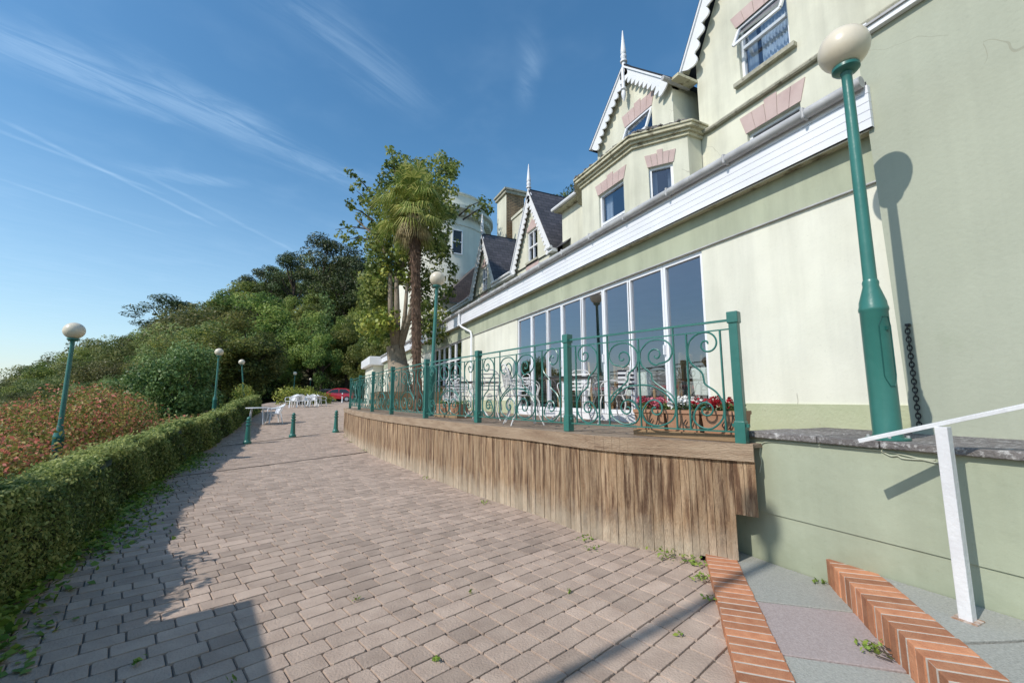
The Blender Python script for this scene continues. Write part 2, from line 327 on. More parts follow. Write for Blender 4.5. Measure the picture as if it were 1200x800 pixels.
def clump_pts(clumps, dens, flat=1.0, fill=.35):
    """leaf positions on and inside clumps; returns points, normals, tone (one tone per clump plus leaf noise)"""
    P = []; Q = []; T = []
    for (c, r) in clumps:
        n = max(8, int(dens * r * r)); d = rng.normal(size=(n, 3)); d /= np.linalg.norm(d, axis=1)[:, None]
        rad = r * np.where(rng.uniform(size=n) < fill, rng.uniform(.3, .9, n), rng.uniform(.82, 1.12, n))
        p = d * rad[:, None]; p[:, 2] *= flat
        P.append(p + np.array(c)); Q.append(d + np.array([0, 0, .35])); T.append(np.clip(rng.uniform(.1, .75) + rng.normal(size=n) * .2, 0, .9))
    return np.concatenate(P), np.concatenate(Q), np.concatenate(T)

def catmull(pts, n=6):
    P = [Vector(p) for p in pts]; P = [P[0] * 2 - P[1]] + P + [P[-1] * 2 - P[-2]]; out = []
    for i in range(1, len(P) - 2):
        for k in range(n):
            t = k / n; a, b, c, d = P[i - 1], P[i], P[i + 1], P[i + 2]
            out.append(.5 * ((2 * b) + (c - a) * t + (2 * a - 5 * b + 4 * c - d) * t * t + (3 * b - a - 3 * c + d) * t ** 3))
    return out + [P[-2]]

# ------------------------------------------------------------------ terrain profile
EYE = Vector((0, 0, 1.5)); YAW = math.radians(25.26)
RH = Vector((math.cos(YAW), -math.sin(YAW), 0)); FH = Vector((math.sin(YAW), math.cos(YAW), 0))
def interp(x, T):
    if x <= T[0][0]: return T[0][1]
    for (a, b), (c, d) in zip(T, T[1:]):
        if x <= c: return b + (d - b) * (x - a) / (c - a)
    return T[-1][1]
def sm(x): x = max(0, min(1, x)); return x * x * (3 - 2 * x)
def drive_z(x, y):
    return interp(y, [(16.5, 0), (19, .12), (21.5, .36), (25, .62), (31, .88), (40, 1.0), (50, 1.06), (90, 1.2)])
SKY = [(-400, 470), (-150, 458), (0, 446), (30, 434), (60, 420), (110, 404), (160, 388), (230, 366), (290, 335), (345, 306), (375, 300), (410, 306), (450, 300), (520, 315), (640, 300), (700, 260), (900, 240)]
def hill_z(x, y):
    p = Vector((x, y, 0)); d = p.dot(FH); l = p.dot(RH)
    if d < 15: return -.45
    k = 600 + 500 * l / d
    top = 1.5 + (466 - interp(k, SKY)) / 500 * 95 - 11
    st = interp(k, [(0, 26), (200, 38), (300, 52), (420, 56), (700, 50)])
    base = -.45 if x < -2.5 else drive_z(x, y) - .1
    base = base if d < st else base
    return base + (top - base) * sm((d - st) / (95 - st)) * (1 if k > -400 else max(0, 1 + (k + 400) / 600))
# ================================================================== GROUND
def grid_mesh(name, xs, ys, zf, m):
    vs = [(x, y, zf(x, y)) for y in ys for x in xs]; nx = len(xs)
    fs = [(j * nx + i, j * nx + i + 1, (j + 1) * nx + i + 1, (j + 1) * nx + i) for j in range(len(ys) - 1) for i in range(nx - 1)]
    me = bpy.data.meshes.new(name); me.from_pydata(vs, [], fs); me.materials.append(m); me.polygons.foreach_set('use_smooth', [True] * len(fs))
    o = bpy.data.objects.new(name, me); COL.objects.link(o); return o
def terrain_z(x, y):
    z = hill_z(x, y)
    if y < 66 and x > -2.7:
        z = min(z, drive_z(x, y) - .15) if x < 9 else z
    elif y < 60 and x > -6 and z < drive_z(x, y):   # bank beside the drive
        k = sm((x + 6) / 3.2); z = z * (1 - k) + (drive_z(x, y) - .12) * k * sm((y - 14) / 10) + z * k * (1 - sm((y - 14) / 10))
    if math.hypot(x, y) > 170: z -= (math.hypot(x, y) - 170) * .45
    return max(z, -40)
def spaced(a, b, fine0, fine1, f, c):
    out = [a]
    while out[-1] < b: out.append(out[-1] + (f if fine0 <= out[-1] < fine1 else c))
    return out
tag(grid_mesh('ground', spaced(-260, 260, -12, 12, 1.0, 6), spaced(-60, 320, -6, 70, 1.5, 6), terrain_z, M['soil']), kind='structure')
sea = MB(); sea.add([(-6000, -3000, -30), (6000, -3000, -30), (6000, 9000, -30), (-6000, 9000, -30)], [(0, 1, 2, 3)])
tag(sea.build('sea', M['sea']), kind='structure')

HEDGE = [(-1.60, 1.0), (-1.72, 2.6), (-1.79, 3.9), (-1.92, 4.9), (-2.13, 6.7), (-2.43, 9.9), (-2.64, 14.7), (-2.66, 19.0), (-2.53, 23.5), (-2.38, 27.5)]
def hx(y): return interp(y, [(b, a) for a, b in HEDGE])
SKIRT = [(3.60, 2.60), (3.50, 2.78), (3.2, 3.34), (2.89, 3.95), (2.70, 5.2), (2.42, 6.38), (2.12, 8.36), (1.73, 10.8), (1.46, 14.07), (1.37, 17.2), (1.36, 19.3)]
def sx(y): return interp(y, [(b, a) for a, b in SKIRT]) if y < 19.3 else 4.75
def leftlim(y): return hx(y) - .5 if y < 26 else -3.0 - (y - 26) * .02
# joint bed under the blocks
ys = [0.2 + .5 * i for i in range(120)]
vs = []; fs = []
for i, y in enumerate(ys): vs += [(-3.6, y, drive_z(0, y) - .016), (4.72, y, drive_z(0, y) - .016)]
fs = [(2 * i, 2 * i + 1, 2 * i + 3, 2 * i + 2) for i in range(len(ys) - 1)]
me = bpy.data.meshes.new('paving_bed'); me.from_pydata(vs, [], fs); me.materials.append(M['joint'])
o = bpy.data.objects.new('paving_bed', me); COL.objects.link(o); tag(o, kind='structure')
pv = MB()
ang = math.radians(17); c_, s_ = math.cos(ang), math.sin(ang); RHt = .160
def zf(x, y): return drive_z(x, y) + .006 * math.sin(x * 1.9 + y * .7) * math.sin(y * 1.1)
for j in range(-10, 370):
    off = j * RHt; u = -8 + rnd.random() * .3
    while u < 24:
        ln = rnd.choice((.13, .17, .21, .245)) * rnd.uniform(.95, 1.05)
        cx, cy = (u + ln / 2) * c_ - off * s_, (u + ln / 2) * s_ + off * c_
        u += ln
        if cy < .3 or cy > 58 or cx < leftlim(cy) or cx > (sx(cy) + .12 if cy > 2.3 else 4) or cx > 4.6: continue
        if cy < 3.1 and cx - cy > .52: continue
        g = .0030; a, b = ln / 2 - g, RHt / 2 - g; k = rnd.uniform(.005, .013); t = .0042
        tx, ty = rnd.uniform(-.007, .007), rnd.uniform(-.007, .007); dz = rnd.uniform(-.0018, .0018); rot = rnd.uniform(-.015, .015)
        def ring(a, b, k, z):
            pts = [(-a + k, -b), (a - k, -b), (a, -b + k), (a, b - k), (a - k, b), (-a + k, b), (-a, b - k), (-a, -b + k)]
            r = []
            for p, q in pts:
                p, q = p + rot * q, q - rot * p
                X, Y = cx + p * c_ - q * s_, cy + p * s_ + q * c_
                r.append((X, Y, zf(X, Y) + z + dz + tx * p + ty * q))
            return r
        vs = ring(a, b, k, -.016) + ring(a - .0028, b - .0028, k, -.0022) + ring(a - t, b - t, k, 0)
        fs = [tuple(range(16, 24))] + [(i, (i + 1) % 8, 8 + (i + 1) % 8, 8 + i) for i in range(8)] + [(8 + i, 8 + (i + 1) % 8, 16 + (i + 1) % 8, 16 + i) for i in range(8)]
        pv.add(vs, fs, min(1, max(0, rnd.gauss(.5, .2))) if rnd.random() > .04 else rnd.uniform(0, .15))
tag(pv.build('pavement', M['paver']), kind='structure')
# two drain channels crossing the drive
for (p, q), nm in ((((-2.35, 10.35), (1.55, 12.75)), 'drain'), (((-2.4, 16.4), (1.34, 19.25)), 'drain')):
    d = MB(); n = 40
    for i in range(n):
        a = Vector((p[0], p[1], 0)).lerp(Vector((q[0], q[1], 0)), i / n); b = Vector((p[0], p[1], 0)).lerp(Vector((q[0], q[1], 0)), (i + .93) / n)
        a.z = drive_z(0, a.y) + .006; b.z = drive_z(0, b.y) + .006
        d.bar(a, b, .045, .012)
    o = d.build('drain_channel', M['joint']); tag(o, kind='structure')

# ================================================================== STEPS
def poly_block(mb, pts, z0, z1, a=.5): mb.prism([(x, y, z1) for x, y in pts], (0, 0, z0 - z1), a)
def brick_row(name, label, A, B, w0, w1, z1, z0, riser):
    """headers laid side by side from A to B (front edge), depth given at each end"""
    t = thing(name, label, 'brick step', (A[0], A[1], z0), group=None)
    A = Vector((A[0], A[1], 0)); B = Vector((B[0], B[1], 0)); L = (B - A).length; d = (B - A).normalized(); nrm = Vector((d.y * -1, d.x, 0))
    if nrm.x < 0: nrm = -nrm
    m = MB(t.location); n = int(L / .090)
    for i in range(n):
        p = A + d * (i * L / n); q = A + d * ((i + .84) * L / n); w = w0 + (w1 - w0) * i / n
        hj = rnd.uniform(-.0008, .0015); a = rnd.random()
        o = nrm * rnd.uniform(-.004, .004)
        m.prism([(v.x, v.y, z1 + hj) for v in (p + o, q + o, q + o + nrm * w, p + o + nrm * w)], (0, 0, -(z1 - z0)), a)
    m.build('brick_course', M['brick'], t, bevel=.004)
    mm = MB(t.location)
    p, q = A - d * .01, B + d * .01
    mm.prism([(v.x, v.y, z1 - .0025) for v in (p + nrm * .004, q + nrm * .004, q + nrm * (w1 - .006), p + nrm * (w0 - .006))], (0, 0, -(z1 - z0) + .001))
    mm.build('mortar_bed', M['mortar'], t)
    return t
brick_row('brick_kerb', 'low orange brick kerb between the block paving and the first grey slabs', (3.46, 3.08), (1.15, .75), .25, .29, .066, -.12, 0)
brick_row('brick_step', 'raised orange brick step edge between the lower and upper grey slabs', (3.745, 2.16), (1.75, .145), .255, .265, .238, -.02, 1)
def slab(pts, z, m, label, tilt=0):
    t = MB((pts[0][0], pts[0][1], z)); c = Vector((sum(p[0] for p in pts) / len(pts), sum(p[1] for p in pts) / len(pts)))
    P = [(c.x + (p[0] - c.x) * .992, c.y + (p[1] - c.y) * .992) for p in pts]
    poly_block(t, P, z - .05, z, rnd.random()); o = t.build('paving_slab', M[m], bevel=.004); o.location = t.o; tag(o, label, 'slab', 'paving slabs of the steps'); return o
Kr = [(3.60, 2.98), (3.42, 2.66), (3.0, 2.2), (2.56, 1.74), (2.0, 1.17), (1.4, .56)]      # right edge of kerb
Sf = [(3.755, 2.32), (3.74, 2.15), (3.41, 1.815), (2.95, 1.355), (2.35, .75), (1.9, .29)]    # foot of step
slab([(3.58, 2.99), (3.755, 2.99), (3.755, 2.45), (3.45, 2.63), (3.40, 2.68)], .052, 'slab_g', 'small grey corner slab where the brick kerb meets the green wall')
slab([(3.36, 2.72), (3.755, 2.45), (3.755, 2.16), (3.44, 1.80), (3.0, 2.2), (2.93, 2.24)], .055, 'slab_g', 'grey slab against the green wall between kerb and brick step')
slab([(2.94, 2.23), (3.43, 1.79), (2.97, 1.32), (2.48, 1.745)], .055, 'slab_p', 'pinkish slab between the brick kerb and the raised brick step')
slab([(2.485, 1.735), (2.96, 1.31), (2.38, .72), (1.90, 1.17)], .053, 'slab_g', 'grey slab in front of the pinkish slab at the bottom edge')
slab([(1.89, 1.16), (2.37, .71), (1.93, .26), (1.35, .61)], .053, 'slab_g', 'grey slab nearest the viewer below the brick step')
slab([(3.755, 2.0), (3.755, 1.65), (3.69, 1.69), (3.63, 1.83)], .232, 'slab_g', 'narrow grey slab wedged between raised brick step and green wall')
slab([(3.68, 1.69), (3.755, 1.64), (3.755, .95), (3.36, 1.09), (3.06, 1.22), (3.55, 1.75)], .233, 'slab_g', 'upper grey slab behind the foot of the white handrail')
slab([(3.36, 1.075), (3.755, .935), (3.755, .2), (2.3, .2), (2.25, .35), (3.05, 1.2)], .231, 'slab_g', 'upper grey slab at the right bottom corner under the handrail post')
fill = MB(); poly_block(fill, [(3.6, 2.99), (3.76, 2.99), (3.76, 0), (1, 0), (.95, .4)], -.2, .035); poly_block(fill, [(3.74, 2.1), (3.76, 2.1), (3.76, -.5), (1.30, -.5), (1.95, .2)], -.1, .215)
tag(fill.build('step_bedding', M['joint']), kind='structure')

# ================================================================== GREEN LOW WALL WITH COPING
t = thing('retaining_wall', 'low sage green rendered wall with a dark stone coping beside the brick steps', 'wall', (3.78, 0, 0))
w = MB(t.location); w.box(3.75, 3.95, -5, 2.95, .475, 1.128); w.box(3.762, 3.95, -5, 2.99, -.3, .475)
w.build('wall', M['green_low'], t)
w = MB(t.location); w.box(3.95, 4.97, -5, 2.72, .3, 1.13); w.build('ledge_fill', M['joint'], t)
y = 2.74; cp = MB(t.location)
for ln in (.62, .42, .75, .8, .9, .9, .9, .9, .9):
    cp.box(3.70, 4.30 + rnd.uniform(-.01, .01), y - ln + .006, y, 1.13 + rnd.uniform(0, .004), 1.183 + rnd.uniform(0, .006), rnd.random()); y -= ln
cp.build('coping', M['coping'], t, bevel=.008)
y = 2.74; cp = MB(t.location)
for ln in (.9, .8, .9, .9, .9, .9, .9): cp.box(4.31, 4.945, y - ln + .008, y, 1.13, 1.178, rnd.random()); y -= ln
cp.build('coping', M['coping'], t, bevel=.006)
cb = MB(); cb.tube(catmull([(3.742, 2.66, .82), (3.742, 2.635, .92), (3.742, 2.645, 1.0), (3.742, 2.6, 1.09), (3.742, 2.4, 1.108), (3.742, 1.9, 1.112), (3.742, 1.68, 1.112), (3.742, 1.45, 1.075), (3.742, 1.36, 1.06)]), .0055, 6)
cb.tube(catmull([(3.742, 1.72, 1.115), (3.742, 1.66, 1.085), (3.742, 1.62, 1.09), (3.742, 1.58, 1.075), (3.742, 1.42, 1.085)]), .005, 6)
tag(cb.build('cable', M['cable'], smooth=True), 'thin pale cable tucked under the stone coping of the low green wall', 'cable')

# tall green wing
t = thing('green_wing', 'tall blank sage green rendered wing rising behind the large street lamp', 'building', (6, 0, 1.18))
w = MB(t.location)
w.add([(4.8, -8, 1.15), (4.8, 1.952, 1.15), (4.8, 2.025, 5.1), (4.8, -8, 5.1)], [(0, 1, 2, 3)])
w.add([(4.8, 1.952, 1.15), (6.98, 1.952, 1.15), (6.98, 2.025, 5.1), (4.8, 2.025, 5.1)], [(0, 1, 2, 3)])
w.add([(4.8, 2.025, 5.1), (6.98, 2.025, 5.1), (6.98, -8, 5.1), (4.8, -8, 5.1)], [(0, 1, 2, 3)]); w.build('wall', M['green'], t)
w = MB(t.location); w.box(4.74, 4.797, -8, 2.05, 5.02, 5.075); w.box(4.74, 6.9, 1.9, 2.07, 5.103, 5.13); w.build('verge', M['white'], t)
w = MB(t.location); w.box(4.72, 4.797, -8, 2.05, 5.077, 5.10); w.build('capping', M['gutter'], t)

ch = MB()
for i in range(24):
    z = 2.11 - i * .037; a = (i % 2) * PI / 2 + .4; pts = []
    for k in range(10):
        q = 2 * PI * k / 10; r = .016 * math.cos(q); h = .026 * math.sin(q)
        pts.append((4.775 + r * math.cos(a), 1.888 + r * math.sin(a), z + h))
    ch.tube(pts + [pts[0]], .0055, 5, cap=False)
ch.box(4.765, 4.8, 1.87, 1.90, 2.12, 2.14)
tag(ch.build('hanging_chain', M['chain'], smooth=True), 'dark iron chain hanging on the green wall behind the large lamp base', 'chain')

# ================================================================== HANDRAIL
t = thing('handrail', 'white painted metal handrail on one post above the brick steps', 'handrail', (3.38, 1.19, .235)); DX, DY_ = .085, .068
w = MB(t.location); w.bar((3.31, 1.635, 1.208), (3.752, .693, 1.541), .055, .024, up=(0, 0, 1)); w.build('rail', M['rail'], t, bevel=.002)
w = MB(t.location); w.box(3.355 + DX, 3.415 + DX, 1.165 + DY_, 1.225 + DY_, .235, 1.318)
w.build('post', M['rail'], t, bevel=.004)
w = MB(t.location); w.box(3.335 + DX, 3.435 + DX, 1.14 + DY_, 1.25 + DY_, .2335, .24); w.build('base_plate', mat('rusty_plate', (.3, .14, .06), (.6, .55, .5), 30, .9), t)

# ================================================================== DECK (timber terrace)
t = thing('timber_terrace', 'raised timber terrace with weathered vertical board skirt curving along the drive', 'terrace', (3.4, 8, 0))
dk = MB(t.location)
yy = 2.62
while yy < 19.3:
    y1 = min(yy + .118, 19.3); x0 = sx(yy + .05) + .035
    x1 = 4.945 if yy > 2.75 else 3.757
    dk.box(x0, x1, yy, y1, 1.045, 1.078 + rnd.uniform(0, .002), rnd.random()); yy += .124
dk.build('decking', M['deck'], t)
# fascia board: follows the skirt line, butt-jointed lengths
def along(P, step):
    out = []; P = [Vector((a, b, 0)) for a, b in P]
    for a, b in zip(P, P[1:]):
        L = (b - a).length; n = max(1, int(round(L / step)))
        out += [a.lerp(b, i / n) for i in range(n)]
    return out + [P[-1]]
SM = catmull([(a, b, 0) for a, b in SKIRT], 8)
fb = MB(t.location)
for a, b in zip(SM, SM[1:]):
    d = (b - a).normalized(); nn = Vector((-d.y, d.x, 0)); 
    if nn.x > 0: nn = -nn
    A0, B0 = a + nn * .03, b + nn * .03; A1, B1 = a - nn * .02, b - nn * .02
    for z0, z1, dd in ((.93, 1.082, 0),):
        vs = [(A0.x, A0.y, z0), (B0.x, B0.y, z0), (B1.x, B1.y, z0), (A1.x, A1.y, z0), (A0.x, A0.y, z1), (B0.x, B0.y, z1), (B1.x, B1.y, z1), (A1.x, A1.y, z1)]
        fb.add(vs, [(0, 1, 5, 4), (4, 5, 6, 7), (0, 3, 2, 1), (3, 7, 6, 2), (0, 4, 7, 3), (1, 2, 6, 5)], .5)
fb.bar((3.60, 2.615, 1.005), (3.76, 2.73, 1.005), .03, .15)
fb.build('fascia_board', M['fboard'], t)
# top edging boards with butt joints and bolt heads
sk = MB(t.location); pts = []
acc = 0; path = SM; seglen = [(b - a).length for a, b in zip(path, path[1:])]; tot = sum(seglen)
def at(sv):
    for a, b, l in zip(path, path[1:], seglen):
        if sv <= l: return a.lerp(b, sv / l), (b - a).normalized()
        sv -= l
    return path[-1], (path[-1] - path[-2]).normalized()
sv = .0; i = 0
while sv < tot - .02:
    wd = rnd.choice((.07, .085, .10)) * rnd.uniform(.92, 1.05)
    p, d = at(sv); q, _ = at(min(tot, sv + wd - .004)); nn = Vector((d.y, -d.x, 0)); nn = nn if nn.x > 0 else -nn
    off = nn * rnd.uniform(-.002, .008)
    z0 = .46 if sv < .18 else (.055 if sv < .44 else -.03)
    z0 += rnd.uniform(-.01, .01); a = rnd.random(); p = p + off; q = q + off
    vs = [(e.x, e.y, z) for z in (z0, .935) for e in (p, q, q + nn * .022, p + nn * .022)]
    sk.add(vs, [(0, 1, 2, 3), (4, 7, 6, 5), (0, 4, 5, 1), (1, 5, 6, 2), (2, 6, 7, 3), (3, 7, 4, 0)], a)
    sv += wd; i += 1
sk.bar((3.61, 2.63, .695), (3.755, 2.735, .695), .02, .47)
sk.bar((3.50, 2.79, .45), (3.757, 2.975, .45), .02, .94); sk.build('skirt', M['skirt'], t)
es = MB(t.location)
for k in range(30): es.box(1.36 + k * .118, 1.36 + k * .118 + .113, 19.28, 19.30, .05, 1.07, rnd.random())
es.build('end_boards', M['skirt'], t)

# ================================================================== RAILING
POSTS = [(3.60, 2.706), (2.965, 4.62), (2.60, 6.87), (2.20, 8.86), (1.93, 11.35), (1.76, 13.75), (1.62, 16.1), (1.53, 18.75)]
t = thing('terrace_railing', 'long teal wrought iron railing with scrolls along the timber terrace edge', 'railing', (POSTS[0][0], POSTS[0][1], 1.08))
O = t.location
def spiral(cx, cz, r0, r1, a0, a1, n=14): return [(cx + (r0 + (r1 - r0) * k / n) * math.cos(a0 + (a1 - a0) * k / n), cz + (r0 + (r1 - r0) * k / n) * math.sin(a0 + (a1 - a0) * k / n)) for k in range(n + 1)]
def volute(cx, cz, r0, r1, a0, turns, n=12):
    return [(cx + (r0 + (r1 - r0) * k / n) * math.cos(a0 + turns * k / n), cz + (r0 + (r1 - r0) * k / n) * math.sin(a0 + turns * k / n)) for k in range(n + 1)]
def sm2(p): return [(v.x, v.y) for v in catmull([(x, z, 0) for x, z in p], 3)]
def narrow_scroll(w, h, flip):
    top = volute(.60 * w, .875 * h, .012, .42 * w, -1.5 * PI, -3.3 * PI + .0, 16)
    top = volute(.60 * w, .87 * h, .010, .36 * w, PI * .55 - 2 * PI * 1.25, 2 * PI * 1.25, 16)
    top = [q for q in top] + [(.30 * w, .975 * h), (.08 * w, .90 * h), (.03 * w, .78 * h)]
    mid = [(.12 * w, .68 * h), (.40 * w, .59 * h), (.46 * w, .52 * h), (.50 * w, .46 * h), (.80 * w, .38 * h), (.97 * w, .26 * h), (.93 * w, .12 * h), (.62 * w, .02 * h), (.30 * w, .03 * h), (.10 * w, .10 * h)]
    bot = [(.16 * w, .19 * h)] + volute(.48 * w, .20 * h, .24 * w, .03, PI * .75, -2 * PI * 1.1, 12)
    q = sm2(top + mid + bot)
    return [((w - x) if flip else x, z) for x, z in q]
def wide_scroll(w, h, flip):
    u = w / 2
    lobe = [(.03 * u, .74 * h), (.06 * u, .86 * h), (.35 * u, .965 * h), (.78 * u, .95 * h), (.96 * u, .84 * h), (.84 * u, .73 * h), (.58 * u, .70 * h)] + volute(.50 * u, .795 * h, .26 * u, .012, -PI * .5, -2 * PI * 1.2, 13)
    low = [(.03 * u, .76 * h), (.10 * u, .68 * h), (.34 * u, .60 * h), (.38 * u, .52 * h), (.62 * u, .44 * h), (.92 * u, .34 * h), (.98 * u, .22 * h), (.88 * u, .09 * h), (.52 * u, .02 * h), (.16 * u, .05 * h), (.04 * u, .15 * h), (.14 * u, .24 * h)] + volute(.42 * u, .20 * h, .26 * u, .012, PI * .7, -2 * PI * 1.15, 12)
    arch = [(.03 * u, .47 * h), (.35 * u, .455 * h), (.70 * u, .38 * h), (.93 * u, .27 * h)]
    return [[(u - x if flip else u + x, z) for x, z in sm2(c)] for c in (lobe, low, arch)]
HB, HT = .10, 1.06      # bottom and lower top rail heights above the deck
for (ax, ay), (bx, by) in zip(POSTS, POSTS[1:]):
    A = Vector((ax, ay, 1.08)); B = Vector((bx, by, 1.08)); L = (B - A).length; d = (B - A).normalized()
    def P(u, z): return A + d * u + Vector((0, 0, z))
    for hh, nm, ww in ((1.145, 'top_rail', .026), (HT, 'middle_rail', .016), (HB, 'bottom_rail', .018)):
        m = MB(O); m.bar(P(.03, hh), P(L - .03, hh), ww, ww * .8); m.build(nm, M['teal'], t)
    W1 = .165 * L; W2 = .40 * L; g = (L - .08 - 2 * W1 - W2) / 4 
    xs0 = .04 + g * .8; layout = [('n', xs0, W1, True), ('w', L / 2 - W2 / 2, W2, False), ('n', L - xs0 - W1, W1, False)]
    for kd, u0, w, fl in layout:
        bars = [u0, u0 + w] + ([u0 + w / 2] if kd == 'w' else [])
        for ub in bars:
            m = MB(O); m.bar(P(ub, HB), P(ub, HT if kd == 'n' else 1.145 if ub != u0 + w / 2 else HT), .015); m.build('upright_bar', M['teal'], t)
        h = HT - HB
        if kd == 'n': curves = [narrow_scroll(w, h, fl)]
        else: curves = wide_scroll(w, h, False) + wide_scroll(w, h, True)
        for cv in curves:
            m = MB(O); m.tube([P(u0 + x, HB + z) for x, z in cv], .0098, 5); m.build('scroll', M['teal'], t, smooth=True)
for i, (px, py) in enumerate(POSTS):
    j = min(i, len(POSTS) - 2); d = Vector((POSTS[j + 1][0] - POSTS[j][0], POSTS[j + 1][1] - POSTS[j][1], 0)); rz = math.atan2(d.y, d.x)
    m = MB(O); m.obox((px, py, 1.08 + .60), (.078, .078, 1.20), rz)
    po = m.build('post', M['teal'], t, bevel=.005)
    m = MB(O); m.obox((px, py, 1.08 + 1.165), (.10, .10, .11), rz); m.build('cap', M['teal'], po, bevel=.008)
    m = MB(O); m.obox((px, py, 1.08 + .10), (.094, .094, .20), rz); m.build('base_sleeve', M['teal'], po, bevel=.006)
    m = MB(O)
    for sg in (-1, 1): m.obox((px + math.cos(rz) * .055 * sg, py + math.sin(rz) * .055 * sg, 1.08 + .16), (.035, .035, .03), rz)
    m.build('bracket', M['teal'], po)

# ================================================================== LAMPS
def make_lamp(name='street_lamp'):
    t = thing(name, '', 'street lamp')
    m = MB(); m.lathe([(.098, 0), (.098, .02), (.090, .05), (.090, .98), (.096, .99), (.096, 1.01), (.090, 1.03), (.088, 1.06), (.052, 1.19), (.055, 1.22), (.048, 1.24)], 28); b = m.build('base_column', M['teal'], t, smooth=True)
    m = MB()
    pts = [(.092 * math.cos(a), .092 * math.sin(a), z) for a, z in [(-.55, .86), (-.55, .48), (-.45, .45), (-.2, .40), (.2, .40), (.45, .45), (.55, .48), (.55, .86), (.3, .93), (-.3, .93), (-.55, .86)]]
    R = Matrix.Rotation(-PI * .62, 3, 'Z'); m.tube([R @ Vector(p) for p in pts], .004, 5); m.obox(R @ Vector((.092, 0, .84)), (.02, .02, .03), -PI * .62)
    m.build('access_hatch', mat('teal_seam', (.008, .08, .065), (.01, .1, .08), 4, .5), b)
    m = MB(); m.lathe([(.046, 1.23), (.042, 2.2), (.038, 2.95), (.038, 3.02), (.045, 3.03), (.045, 3.06)], 20); m.build('pole', M['teal'], t, smooth=True)
    m = MB(); m.lathe([(.098, .0), (.135, .001), (.135, .016), (.098, .02)], 24); fl = m.build('base_flange', M['teal'], t)
    for k in range(4): m = MB(); m.lathe([(.011, .015), (.011, .034)], 6, (.116 * math.cos(k * PI / 2 + .5), .116 * math.sin(k * PI / 2 + .5), 0)); m.build('bolt', M['gutter'], fl)
    m = MB(); m.lathe([(.05, 3.045), (.082, 3.055), (.10, 3.075), (.10, 3.10), (.07, 3.115)], 24); m.build('collar', M['teal'], t, smooth=True)
    m = MB(); R0 = .185; m.lathe([(max(.002, R0 * math.sin(a)), 3.115 + .155 - R0 * math.cos(a) * .97) for a in [.42 + (PI - .42) * k / 16 for k in range(17)]], 32)
    m.build('globe', M['globe'], t, smooth=True); return t
L0 = make_lamp(); L0.location = (3.88, 1.724, 1.185); L0.scale = (.965, .965, .973)
L0['label'] = 'nearest large teal lamp post standing on the stone coping, cream globe'
def lamp(loc, label, tilt=(0, 0), rz=0, s=1):
    r = dup(L0, loc, rz, label, None, s); r.rotation_euler = (tilt[0], tilt[1], rz); r['group'] = 'teal street lamps with globes'; r.scale = (1, 1, 1); return r
L0['group'] = 'teal street lamps with globes'
lamp((-4.75, 12.4, -.30), 'teal lamp post with cream globe beside the red flowering shrub behind the hedge', (0, .012), 1.0)
lamp((2.56, 9.9, 1.08), 'teal lamp post on the timber terrace behind the railing by the trees', (.013, .03), 0)
lamp((-4.02, 24.4, .42), 'upright teal lamp post beyond the hedge left of the bollards', (0, .0), 2.0)
lamp((-3.75, 32.9, .62), 'teal lamp post leaning to the left behind the hedge', (-.06, -.125), 0)
lamp((-1.5, 49.4, .75), 'small far teal lamp post behind the rounded hedge end', (0, .02), .7)
lamp((.05, 61.5, .62), 'farthest teal lamp post just left of the parked red car', (0, 0), .7)

# ================================================================== BOLLARDS
def make_bollard():
    t = thing('bollard', '', 'bollard')
    m = MB(); m.lathe([(.125, 0), (.125, .07), (.095, .10), (.085, .16), (.075, .35), (.064, .57), (.06, .60)], 22); m.build('shaft', M['teal'], t, smooth=True)
    m = MB(); m.lathe([(.06, .60), (.088, .61), (.088, .645), (.056, .66), (.054, .70), (.082, .715), (.082, .75), (.04, .765)], 22); m.build('ring_collar', M['teal'], t, smooth=True)
    m = MB(); m.lathe([(.035, .765), (.062, .79), (.066, .82), (.055, .855), (.025, .885), (.004, .89)], 20); m.build('finial', M['teal'], t, smooth=True)
    return t
b0 = make_bollard(); b0.location = (-1.77, 16.75, 0); b0['label'] = 'teal cast iron bollard nearest the hedge'; b0['group'] = 'teal bollards across the drive'
dup(b0, (-.48, 18.0, .07), 1, 'teal cast iron bollard standing alone in the middle of the drive')
dup(b0, (1.04, 18.95, .115), 2, 'teal cast iron bollard beside the far end of the timber terrace')

